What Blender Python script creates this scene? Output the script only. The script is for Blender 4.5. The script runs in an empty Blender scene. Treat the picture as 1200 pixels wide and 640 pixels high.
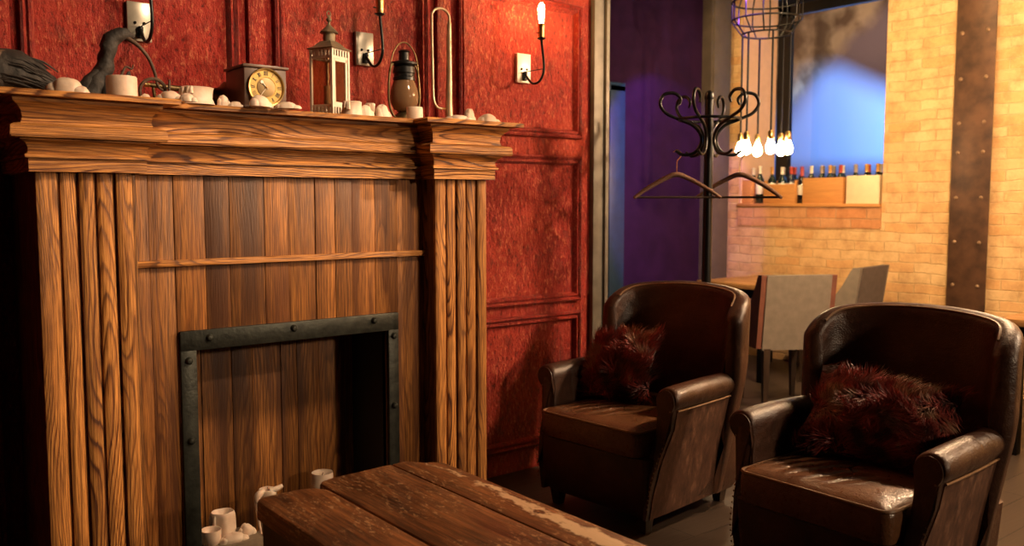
import bpy, bmesh, math, random
from mathutils import Vector, Matrix, noise as mnoise
R = math.radians
PI = math.pi
scn = bpy.context.scene
COL = scn.collection
rng = random.Random(7)

# ------------------------------------------------------------------ camera
FL, CH = 1035.0, 1.38
AZ, PT = R(51.4), math.atan(84 / 1035)
cam_d = bpy.data.cameras.new('camera')
cam = bpy.data.objects.new('camera', cam_d)
COL.objects.link(cam)
cam.location = (0, 0, CH)
fwd = Vector((math.cos(AZ) * math.cos(PT), math.sin(AZ) * math.cos(PT), -math.sin(PT)))
rgt = Vector((math.sin(AZ), -math.cos(AZ), 0))
cam.rotation_euler = fwd.to_track_quat('-Z', 'Y').to_euler()
cam_d.sensor_width = 36
cam_d.lens = 36 * FL / 1200
cam_d.clip_end = 60
cam_d.dof.use_dof = True
cam_d.dof.focus_distance = 3.4
cam_d.dof.aperture_fstop = 2.5
scn.camera = cam
vs = scn.view_settings
vs.view_transform = 'Standard'
vs.look = 'None'
vs.gamma = 1
vs.exposure = 0.0
vs.use_curve_mapping = False

# ------------------------------------------------------------------ world and lights
w = bpy.data.worlds.new('world')
scn.world = w
w.use_nodes = True
w.node_tree.nodes['Background'].inputs[0].default_value = (0.9, 0.6, 0.45, 1)
w.node_tree.nodes['Background'].inputs[1].default_value = 0.004


def light(name, kind, loc, target, power, col, **k):
    d = bpy.data.lights.new(name, kind)
    d.energy = power
    d.color = col
    for a, v in k.items():
        setattr(d, a, v)
    o = bpy.data.objects.new(name, d)
    COL.objects.link(o)
    o.location = loc
    if target is not None:
        o.rotation_euler = (Vector(target) - Vector(loc)).to_track_quat('-Z', 'Y').to_euler()
    return o


WARM = (1.0, 0.70, 0.42)
light('room_spot', 'SPOT', (3.6, -2.9, 2.2), (1.95, 3.0, 1.75), 400, (1.0, 0.71, 0.45), spot_size=R(60), spot_blend=1.0, shadow_soft_size=0.14)
light('fireplace_spot', 'SPOT', (2.5, 0.9, 3.45), (1.25, 2.95, 1.72), 500, (1.0, 0.71, 0.45), spot_size=R(48), spot_blend=1.0, shadow_soft_size=0.22)
light('ceiling_spot', 'SPOT', (5.2, 2.9, 3.45), (6.6, 3.1, 1.6), 110, (1.0, 0.66, 0.30), spot_size=R(125), spot_blend=0.7, shadow_soft_size=0.08)
light('ceiling_spot_near', 'SPOT', (5.2, 4.3, 3.45), (6.6, 4.4, 1.3), 85, (1.0, 0.66, 0.30), spot_size=R(110), spot_blend=0.7, shadow_soft_size=0.08)
light('side_fill', 'POINT', (5.0, 0.1, 2.6), None, 290, (1.0, 0.70, 0.44), shadow_soft_size=0.06)  # added unseen light for the chair sides and the red wall
light('next_room_fill', 'SPOT', (7.75, 4.7, 3.45), (9.0, 5.5, 2.9), 60, (1.0, 0.72, 0.48), spot_size=R(90), spot_blend=1.0, shadow_soft_size=0.08)  # added unseen spot that warms the top of the far wall
light('violet_spot', 'SPOT', (4.9, 3.55, 2.9), (5.72, 5.1, 1.55), 300, (0.36, 0.10, 1.0), spot_size=R(45), spot_blend=0.12, shadow_soft_size=0.05)

# ------------------------------------------------------------------ materials
MATS = {}


class NT:
    def __init__(s, name):
        s.m = bpy.data.materials.new(name)
        s.m.use_nodes = True
        s.t = s.m.node_tree
        s.b = s.t.nodes['Principled BSDF']
        MATS[name] = s.m

    def n(s, typ, **ins):
        nd = s.t.nodes.new(typ)
        for k, v in ins.items():
            if hasattr(nd, k) and k not in nd.inputs.keys():
                setattr(nd, k, v)
        return nd

    def link(s, a, b):
        s.t.links.new(a, b)

    def setin(s, nd, key, v):
        if isinstance(v, bpy.types.NodeSocket):
            s.link(v, nd.inputs[key])
        else:
            if isinstance(v, (tuple, list)) and len(v) == 3 and nd.inputs[key].type == 'RGBA':
                v = (*v, 1)
            nd.inputs[key].default_value = v

    def math(s, op, a, b=0.0, c=None):
        nd = s.t.nodes.new('ShaderNodeMath')
        nd.operation = op
        s.setin(nd, 0, a)
        s.setin(nd, 1, b)
        if c is not None:
            s.setin(nd, 2, c)
        return nd.outputs[0]

    def vscale(s, v, sc, off=(0, 0, 0)):
        nd = s.t.nodes.new('ShaderNodeMapping')
        s.link(v, nd.inputs['Vector'])
        nd.inputs['Scale'].default_value = sc
        nd.inputs['Location'].default_value = off
        return nd.outputs[0]

    def noise(s, v, scale=1.0, detail=3.0, rough=0.5, dist=0.0):
        nd = s.t.nodes.new('ShaderNodeTexNoise')
        if v is not None:
            s.link(v, nd.inputs['Vector'])
        nd.inputs['Scale'].default_value = scale
        nd.inputs['Detail'].default_value = detail
        nd.inputs['Roughness'].default_value = rough
        nd.inputs['Distortion'].default_value = dist
        return nd.outputs['Fac']

    def ramp(s, f, stops, interp='LINEAR'):
        nd = s.t.nodes.new('ShaderNodeValToRGB')
        nd.color_ramp.interpolation = interp
        e = nd.color_ramp.elements
        while len(e) < len(stops):
            e.new(0.5)
        for i, (p, c) in enumerate(stops):
            e[i].position = p
            e[i].color = (*c, 1) if len(c) == 3 else c
        s.link(f, nd.inputs[0])
        return nd.outputs[0]

    def fr(s, f, a, b, c=0.0, d=1.0):
        nd = s.t.nodes.new('ShaderNodeMapRange')
        s.link(f, nd.inputs[0])
        for i, v in enumerate((a, b, c, d)):
            nd.inputs[i + 1].default_value = v
        return nd.outputs[0]

    def mix(s, f, a, b, mode='MIX'):
        nd = s.t.nodes.new('ShaderNodeMix')
        nd.data_type = 'RGBA'
        nd.blend_type = mode
        s.setin(nd, 0, f)
        s.setin(nd, 6, a)
        s.setin(nd, 7, b)
        return nd.outputs[2]

    def obj(s):
        return s.t.nodes.new('ShaderNodeTexCoord').outputs['Object']

    def attr(s, name):
        nd = s.t.nodes.new('ShaderNodeAttribute')
        nd.attribute_name = name
        return nd

    def bump(s, h, strength=0.5, dist=0.01):
        nd = s.t.nodes.new('ShaderNodeBump')
        nd.inputs['Strength'].default_value = strength
        nd.inputs['Distance'].default_value = dist
        s.link(h, nd.inputs['Height'])
        s.link(nd.outputs[0], s.b.inputs['Normal'])

    def base(s, c, rough=0.5, metal=0.0, spec=None):
        s.setin(s.b, 'Base Color', c)
        s.setin(s.b, 'Roughness', rough)
        s.setin(s.b, 'Metallic', metal)
        if spec is not None:
            s.b.inputs['Specular IOR Level'].default_value = spec
        return s


def M(n):
    return MATS[n]


def simple(name, c, rough=0.5, metal=0.0, var=0.25, scale=14.0, bump=0.0, bscale=60.0, spec=None):
    t = NT(name)
    o = t.obj()
    f = t.noise(o, scale, 4)
    lo = tuple(x * (1 - var) for x in c)
    hi = tuple(min(1, x * (1 + var)) for x in c)
    t.base(t.ramp(f, [(0.3, lo), (0.7, hi)]), rough, metal, spec)
    if bump:
        t.bump(t.noise(o, bscale, 3), bump, 0.004)
    return t


def wood(name, light_c, mid_c, dark_c, rings=9.0, contrast=1.0, rough=0.5, bump=0.5, stain=None):
    t = NT(name)
    g = t.attr('gc').outputs['Vector']
    tone = t.attr('tone').outputs['Fac']
    a = t.noise(t.vscale(g, (6, 6, 0.8)), 1.0, 2.0, 0.45)
    sep = t.t.nodes.new('ShaderNodeSeparateXYZ')
    t.link(g, sep.inputs[0])
    cc = t.math('ADD', t.math('MULTIPLY', a, rings), t.math('MULTIPLY', sep.outputs[0], 62.0))
    fine = t.noise(t.vscale(g, (260, 260, 9)), 1.0, 2.0, 0.6)
    med = t.noise(t.vscale(g, (42, 42, 1.3)), 1.0, 4.0, 0.65)
    cc = t.math('ADD', cc, t.math('MULTIPLY', med, 0.9))
    ring = t.math('FRACT', cc)
    col = t.ramp(ring, [(0.0, mid_c), (0.12, light_c), (0.50, tuple(x * 0.7 + y * 0.3 for x, y in zip(light_c, mid_c))),
                        (0.70, mid_c), (0.84, dark_c), (0.96, dark_c), (1.0, mid_c)])
    line = t.noise(t.vscale(g, (10, 10, 2.0)), 1.0, 2.0, 0.5)
    contrast_f = t.fr(line, 0.3, 0.6, contrast * 0.35, contrast)
    flat = t.mix(t.fr(med, 0.35, 0.65), mid_c, light_c)
    col = t.mix(contrast_f, flat, col)
    col = t.mix(t.fr(fine, 0.36, 0.60, 0.65, 0.0), col, dark_c)
    blot = t.noise(t.vscale(g, (7, 7, 2.2)), 1.0, 4.0, 0.6)
    col = t.mix(t.fr(blot, 0.5, 0.78, 0.0, 0.75), col, dark_c)
    if stain:
        st = t.noise(t.vscale(g, (16, 16, 1.1)), 1.0, 3.0, 0.5)
        col = t.mix(t.fr(st, 0.44, 0.62, 0.0, 0.85), col, stain)
    hsv = t.t.nodes.new('ShaderNodeHueSaturation')
    t.link(col, hsv.inputs['Color'])
    t.link(tone, hsv.inputs['Value'])
    t.base(hsv.outputs[0], rough, 0, 0.35)
    h = t.math('ADD', t.math('MULTIPLY', t.math('POWER', ring, 3.0), -0.7 * contrast), t.math('MULTIPLY', fine, 0.8))
    t.bump(h, bump, 0.004)
    return t


wood('oak_wood', (0.70, 0.31, 0.078), (0.44, 0.165, 0.037), (0.075, 0.022, 0.007), 26.0, 1.0, 0.5, 0.8)
wood('panel_wood', (0.50, 0.205, 0.048), (0.29, 0.098, 0.021), (0.055, 0.018, 0.007), 18.0, 0.6, 0.5, 0.6, (0.09, 0.030, 0.011))
wood('crate_wood', (0.62, 0.30, 0.085), (0.55, 0.25, 0.07), (0.40, 0.17, 0.05), 4.0, 0.3, 0.6, 0.1)
wood('tabletop_wood', (0.46, 0.25, 0.09), (0.38, 0.19, 0.065), (0.2, 0.09, 0.03), 5.0, 0.4, 0.4, 0.15)
wood('dark_wood', (0.06, 0.035, 0.02), (0.04, 0.022, 0.013), (0.015, 0.008, 0.005), 5.0, 0.5, 0.45, 0.3)


def old_table():
    t = NT('worn_wood')
    g = t.attr('gc').outputs['Vector']
    o = t.obj()
    tone = t.attr('tone').outputs['Fac']
    fine = t.noise(t.vscale(g, (120, 120, 6)), 1.0, 3.0, 0.6)
    med = t.noise(t.vscale(g, (14, 14, 3.5)), 1.0, 5.0, 0.65)
    col = t.ramp(med, [(0.28, (0.04, 0.014, 0.006)), (0.46, (0.19, 0.066, 0.020)), (0.66, (0.36, 0.135, 0.042))])
    col = t.mix(t.fr(fine, 0.4, 0.62, 0.6, 0.0), col, (0.03, 0.012, 0.006))
    # small scuffs that bared the pale wood
    sc = t.noise(t.vscale(g, (75, 75, 30)), 1.0, 4.0, 0.75)
    big = t.noise(t.vscale(g, (6, 6, 4)), 1.0, 2.0, 0.5)
    scuff = t.math('MULTIPLY', t.fr(sc, 0.55, 0.60), t.fr(big, 0.42, 0.52))
    col = t.mix(t.math('MULTIPLY', scuff, 0.75), col, (0.50, 0.30, 0.15))
    # long bare strip where the finish has gone along the outer plank
    sep = t.t.nodes.new('ShaderNodeSeparateXYZ')
    t.link(o, sep.inputs[0])
    wob = t.noise(t.vscale(o, (9, 5, 1)), 1.0, 5.0, 0.65)
    dx = t.math('ABSOLUTE', t.math('SUBTRACT', t.math('ADD', sep.outputs[0], t.math('MULTIPLY', t.math('SUBTRACT', wob, 0.5), 0.16)), 0.292))
    nar = t.fr(sep.outputs[1], -0.45, 0.55, 0.040, 0.004)
    m = t.fr(t.math('SUBTRACT', dx, nar), 0.004, -0.006)
    br = t.noise(t.vscale(o, (22, 14, 1)), 1.0, 3.0, 0.6)
    m = t.math('MULTIPLY', m, t.fr(br, 0.36, 0.44))
    col = t.mix(m, col, (0.62, 0.43, 0.26))
    hsv = t.t.nodes.new('ShaderNodeHueSaturation')
    t.link(col, hsv.inputs['Color'])
    t.link(tone, hsv.inputs['Value'])
    t.base(hsv.outputs[0], t.fr(med, 0.3, 0.7, 0.3, 0.55), 0, 0.45)
    t.bump(t.math('ADD', t.math('MULTIPLY', med, 1.0), t.math('MULTIPLY', fine, 0.5)), 0.5, 0.004)


old_table()


def red_plaster():
    t = NT('red_plaster')
    o = t.obj()
    big = t.noise(o, 2.2, 5, 0.6)
    spk = t.noise(t.vscale(o, (1, 1, 0.45)), 75, 5, 0.75)
    mid = t.noise(t.vscale(o, (1, 1, 0.5)), 22, 4, 0.65)
    col = t.ramp(big, [(0.3, (0.24, 0.014, 0.012)), (0.5, (0.38, 0.026, 0.017)), (0.7, (0.48, 0.048, 0.022))])
    col = t.mix(t.fr(spk, 0.46, 0.34, 0.0, 0.9), col, (0.08, 0.008, 0.007))
    col = t.mix(t.fr(spk, 0.54, 0.66, 0.0, 0.7), col, (0.72, 0.22, 0.11))
    col = t.mix(t.fr(mid, 0.55, 0.72, 0.0, 0.6), col, (0.09, 0.018, 0.014))
    t.base(col, t.fr(spk, 0.3, 0.7, 0.35, 0.65), 0, 0.4)
    t.bump(t.math('ADD', t.math('MULTIPLY', spk, 1.0), t.math('MULTIPLY', mid, 0.8)), 1.0, 0.022)


red_plaster()


def brick(name, c1, c2, mortar, wdt=0.25, hgt=0.077):
    t = NT(name)
    o = t.obj()
    sep = t.t.nodes.new('ShaderNodeSeparateXYZ')
    t.link(o, sep.inputs[0])
    cmb = t.t.nodes.new('ShaderNodeCombineXYZ')
    xy = t.math('ADD', sep.outputs[0], sep.outputs[1])
    wb = t.noise(o, 5, 3)
    t.link(t.math('ADD', xy, t.math('MULTIPLY', wb, 0.02)), cmb.inputs[0])
    t.link(t.math('ADD', sep.outputs[2], t.math('MULTIPLY', wb, 0.035)), cmb.inputs[1])
    b = t.t.nodes.new('ShaderNodeTexBrick')
    t.link(cmb.outputs[0], b.inputs['Vector'])
    b.inputs['Scale'].default_value = 1.0
    b.inputs['Brick Width'].default_value = wdt
    b.inputs['Row Height'].default_value = hgt
    b.inputs['Mortar Size'].default_value = 0.006
    b.inputs['Mortar Smooth'].default_value = 0.6
    b.inputs['Bias'].default_value = -0.2
    b.inputs['Color1'].default_value = (*c1, 1)
    b.inputs['Color2'].default_value = (*c2, 1)
    b.inputs['Mortar'].default_value = (*mortar, 1)
    n1 = t.noise(o, 9, 5, 0.65)
    n2 = t.noise(o, 45, 4, 0.6)
    col = t.mix(t.fr(n1, 0.42, 0.66, 0.0, 0.6), b.outputs[0], tuple(x * 0.6 for x in c2))
    col = t.mix(t.fr(n2, 0.5, 0.75, 0.0, 0.25), col, tuple(min(1, x * 1.25) for x in c1))
    t.base(col, 0.75, 0, 0.3)
    h = t.math('ADD', t.math('MULTIPLY', b.outputs['Fac'], -1.0), t.math('ADD', t.math('MULTIPLY', n2, 0.5), t.math('MULTIPLY', n1, 0.6)))
    t.bump(h, 0.7, 0.012)


brick('yellow_brick', (0.70, 0.47, 0.22), (0.62, 0.32, 0.11), (0.68, 0.46, 0.22))
brick('orange_brick', (0.58, 0.30, 0.13), (0.55, 0.22, 0.08), (0.50, 0.30, 0.16), 0.27, 0.09)

simple('plaster_reveal', (0.60, 0.38, 0.24), 0.8, var=0.06)
simple('purple_paint', (0.018, 0.005, 0.024), 0.7, var=0.18, scale=7, bump=0.35, bscale=40, spec=0.08)
simple('blue_lit_paint', (0.006, 0.026, 0.06), 0.45, var=0.2)
simple('iron', (0.030, 0.032, 0.026), 0.42, 0.6, var=0.4, scale=25, bump=0.3, bscale=70)
simple('black_metal', (0.012, 0.012, 0.012), 0.35, 0.5, var=0.2)
simple('sooty_steel', (0.008, 0.008, 0.009), 0.7, 0.0, var=0.2)
simple('steel_post', (0.14, 0.125, 0.10), 0.55, 0.3, var=0.3, scale=9)
simple('grey_post', (0.075, 0.057, 0.042), 0.6, 0.0, var=0.2, scale=9)
simple('rust_steel', (0.085, 0.040, 0.020), 0.5, 0.25, var=0.5, scale=8, bump=0.25, bscale=50)
simple('rivet_steel', (0.26, 0.16, 0.09), 0.4, 0.5, var=0.2)
simple('brass', (0.55, 0.36, 0.14), 0.32, 1.0, var=0.25, scale=30)
simple('pale_brass', (0.50, 0.38, 0.24), 0.38, 0.35, var=0.2, scale=30)
simple('tarnished_brass', (0.16, 0.11, 0.05), 0.42, 0.85, var=0.5, scale=18)
simple('clock_gold', (0.46, 0.29, 0.075), 0.45, 0.35, var=0.15)
simple('clock_disc', (0.30, 0.20, 0.09), 0.5, 0.4, var=0.15)
simple('clock_case', (0.095, 0.05, 0.032), 0.4, var=0.3)
simple('ink', (0.012, 0.009, 0.007), 0.5, var=0.1)
simple('white_enamel', (0.78, 0.70, 0.58), 0.35, 0.15, var=0.06)
simple('lantern_white', (0.60, 0.52, 0.42), 0.5, var=0.12, scale=30)
simple('lantern_aged', (0.17, 0.13, 0.08), 0.5, 0.4, var=0.4, scale=25)
simple('bark', (0.020, 0.015, 0.012), 0.7, var=0.7, scale=30, bump=1.0, bscale=55)
simple('twig', (0.075, 0.040, 0.022), 0.7, var=0.5, scale=40, bump=0.6, bscale=80)
simple('grey_fabric', (0.20, 0.165, 0.125), 0.85, var=0.12, scale=20, bump=0.3, bscale=160)
simple('dark_fabric', (0.10, 0.075, 0.06), 0.85, var=0.15, scale=20)
simple('red_brown_fabric', (0.17, 0.055, 0.03), 0.7, var=0.2, scale=12)
simple('stone', (0.16, 0.115, 0.075), 0.8, var=0.3, scale=12, bump=0.5)
simple('cork_red', (0.42, 0.06, 0.04), 0.4)
simple('label_white', (0.75, 0.66, 0.52), 0.6, var=0.08)
simple('capsule_gold', (0.62, 0.32, 0.08), 0.35, 0.3)
simple('capsule_grey', (0.42, 0.33, 0.26), 0.35, 0.3)
simple('white_box', (0.78, 0.62, 0.38), 0.6, var=0.05)
simple('ceiling_paint', (0.02, 0.017, 0.015), 0.9)


def wax():
    t = NT('wax')
    o = t.obj()
    f = t.noise(o, 25, 4)
    t.base(t.ramp(f, [(0.3, (0.60, 0.44, 0.33)), (0.7, (0.72, 0.57, 0.45))]), 0.45, 0, 0.4)
    t.b.inputs['Subsurface Weight'].default_value = 0.25
    t.b.inputs['Subsurface Radius'].default_value = (0.02, 0.01, 0.006)
    t.b.inputs['Subsurface Scale'].default_value = 0.5
    t.bump(t.noise(o, 60, 3), 0.25, 0.003)


wax()


def leather(name, lo, hi, rough_lo, rough_hi, wear, creases=False):
    t = NT(name)
    o = t.obj()
    a = t.noise(o, 6, 5, 0.6)
    b = t.noise(o, 38, 4, 0.65)
    col = t.ramp(a, [(0.3, lo), (0.7, hi)])
    col = t.mix(t.fr(b, 0.55, 0.75, 0.0, wear), col, tuple(min(1, x * 2.3) for x in hi))
    t.base(col, t.fr(b, 0.3, 0.7, rough_lo, rough_hi), 0, 0.5)
    v = t.t.nodes.new('ShaderNodeTexVoronoi')
    t.link(o, v.inputs['Vector'])
    v.inputs['Scale'].default_value = 180
    wr = t.noise(t.vscale(o, (7, 2.5, 5)), 2.2, 2, 0.5, 0.6)
    h = t.math('ADD', t.math('MULTIPLY', v.outputs['Distance'], 0.12), t.math('MULTIPLY', wr, 0.8))
    if creases:
        sep = t.t.nodes.new('ShaderNodeSeparateXYZ')
        t.link(o, sep.inputs[0])
        ph = t.math('ADD', t.math('MULTIPLY', sep.outputs[1], 95.0), t.math('ADD', t.math('MULTIPLY', sep.outputs[0], 45.0), t.math('MULTIPLY', a, 9.0)))
        dx = t.math('MULTIPLY', t.math('ADD', sep.outputs[0], 0.22), 7.0)
        dy = t.math('MULTIPLY', t.math('ADD', sep.outputs[1], -0.07), 5.0)
        mk = t.math('SUBTRACT', 1.0, t.math('ADD', t.math('MULTIPLY', dx, dx), t.math('MULTIPLY', dy, dy)))
        mk = t.math('MAXIMUM', mk, 0.0)
        h = t.math('ADD', h, t.math('MULTIPLY', t.math('MULTIPLY', t.math('SINE', ph), mk), 2.2))
    t.bump(h, 0.6, 0.012)


leather('brown_leather', (0.030, 0.011, 0.006), (0.074, 0.030, 0.015), 0.32, 0.5, 0.3)
leather('seat_leather', (0.09, 0.037, 0.016), (0.18, 0.080, 0.035), 0.24, 0.40, 0.3, True)


def suede():
    t = NT('worn_suede')
    o = t.obj()
    a = t.noise(t.vscale(o, (1, 1, 0.4)), 26, 5, 0.7)
    b = t.noise(o, 5, 3)
    col = t.ramp(a, [(0.35, (0.04, 0.018, 0.012)), (0.55, (0.11, 0.050, 0.030)), (0.72, (0.24, 0.13, 0.08))])
    col = t.mix(t.fr(b, 0.4, 0.7, 0.0, 0.4), col, (0.09, 0.035, 0.02))
    t.base(col, 0.6, 0, 0.35)
    t.bump(a, 0.25, 0.004)


suede()
simple('piping_leather', (0.20, 0.105, 0.05), 0.42, var=0.2)


def fur():
    t = NT('dyed_fur')
    o = t.obj()
    tone = t.attr('tone').outputs['Fac']
    a = t.noise(o, 7.5, 2, 0.5)
    col = t.ramp(a, [(0.36, (0.030, 0.015, 0.011)), (0.47, (0.16, 0.024, 0.020)), (0.57, (0.27, 0.042, 0.034)), (0.66, (0.30, 0.18, 0.11))])
    hsv = t.t.nodes.new('ShaderNodeHueSaturation')
    t.link(col, hsv.inputs['Color'])
    t.link(tone, hsv.inputs['Value'])
    t.base(hsv.outputs[0], 0.5, 0, 0.4)


fur()


def floor_m():
    t = NT('floor_boards')
    o = t.obj()
    b = t.t.nodes.new('ShaderNodeTexBrick')
    t.link(o, b.inputs['Vector'])
    b.inputs['Scale'].default_value = 1.0
    b.inputs['Brick Width'].default_value = 1.6
    b.inputs['Row Height'].default_value = 0.16
    b.inputs['Mortar Size'].default_value = 0.004
    b.inputs['Color1'].default_value = (0.06, 0.042, 0.030, 1)
    b.inputs['Color2'].default_value = (0.038, 0.026, 0.019, 1)
    b.inputs['Mortar'].default_value = (0.015, 0.011, 0.008, 1)
    n = t.noise(t.vscale(o, (3, 40, 1)), 1.0, 4, 0.6)
    col = t.mix(t.fr(n, 0.4, 0.7, 0, 0.6), b.outputs[0], (0.05, 0.034, 0.024))
    t.base(col, 0.42, 0, 0.4)
    t.bump(t.math('ADD', t.math('MULTIPLY', b.outputs['Fac'], -1), t.math('MULTIPLY', n, 0.4)), 0.4, 0.006)


floor_m()


def emit(name, c, s):
    t = NT(name)
    t.base((0.8, 0.6, 0.4), 0.3)
    t.b.inputs['Emission Color'].default_value = (*c, 1)
    t.b.inputs['Emission Strength'].default_value = s


emit('sconce_glow', (1.0, 0.52, 0.18), 300)
emit('pendant_glow', (1.0, 0.66, 0.34), 130)
emit('near_pendant_glow', (1.0, 0.64, 0.36), 2900)


def glass(name, tint, op=0.12, rough=0.05, film=None, edge=0.5):
    m = bpy.data.materials.new(name)
    MATS[name] = m
    m.use_nodes = True
    nt = m.node_tree
    nt.nodes.remove(nt.nodes['Principled BSDF'])
    tr = nt.nodes.new('ShaderNodeBsdfTransparent')
    tr.inputs[0].default_value = (*tint, 1)
    gl = nt.nodes.new('ShaderNodeBsdfGlossy')
    gl.inputs['Roughness'].default_value = rough
    mx = nt.nodes.new('ShaderNodeMixShader')
    lw = nt.nodes.new('ShaderNodeLayerWeight')
    lw.inputs[0].default_value = 0.35
    ml = nt.nodes.new('ShaderNodeMath')
    ml.operation = 'MULTIPLY_ADD'
    ml.inputs[1].default_value = edge
    ml.inputs[2].default_value = op
    nt.links.new(lw.outputs['Fresnel'], ml.inputs[0])
    nt.links.new(ml.outputs[0], mx.inputs[0])
    nt.links.new(tr.outputs[0], mx.inputs[1])
    nt.links.new(gl.outputs[0], mx.inputs[2])
    out_ = mx.outputs[0]
    if film:      # a dusty, sooty film on the glass
        df = nt.nodes.new('ShaderNodeBsdfDiffuse')
        df.inputs[0].default_value = (*film, 1)
        m2 = nt.nodes.new('ShaderNodeMixShader')
        m2.inputs[0].default_value = 0.45
        nt.links.new(out_, m2.inputs[1])
        nt.links.new(df.outputs[0], m2.inputs[2])
        out_ = m2.outputs[0]
    nt.links.new(out_, nt.nodes['Material Output'].inputs[0])


glass('lantern_glass', (0.80, 0.72, 0.62), 0.01, 0.01, None, 0.05)
glass('smoky_glass', (0.62, 0.44, 0.28), 0.06, 0.1, (0.32, 0.19, 0.10))
glass('pane_glass', (0.97, 0.97, 0.98), 0.01, 0.02)
t = NT('bottle_glass')
t.base((0.008, 0.016, 0.010), 0.08, 0, 0.6)
t = NT('bottle_black')
t.base((0.006, 0.006, 0.007), 0.1, 0, 0.6)


def far_wall_m():
    t = NT('warm_lit_wall')
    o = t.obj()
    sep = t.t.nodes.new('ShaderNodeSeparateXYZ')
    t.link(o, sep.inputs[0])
    # warm light painted in as a tan band, rising right across the mauve wall
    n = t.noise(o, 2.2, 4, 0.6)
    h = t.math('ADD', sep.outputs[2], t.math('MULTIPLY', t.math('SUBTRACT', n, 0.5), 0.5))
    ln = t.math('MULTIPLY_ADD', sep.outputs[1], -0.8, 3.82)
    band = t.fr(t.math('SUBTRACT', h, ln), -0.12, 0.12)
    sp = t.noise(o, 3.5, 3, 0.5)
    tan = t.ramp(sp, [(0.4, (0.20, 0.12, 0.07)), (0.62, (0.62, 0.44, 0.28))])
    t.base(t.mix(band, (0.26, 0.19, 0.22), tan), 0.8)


far_wall_m()

# ------------------------------------------------------------------ mesh helpers


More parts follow.
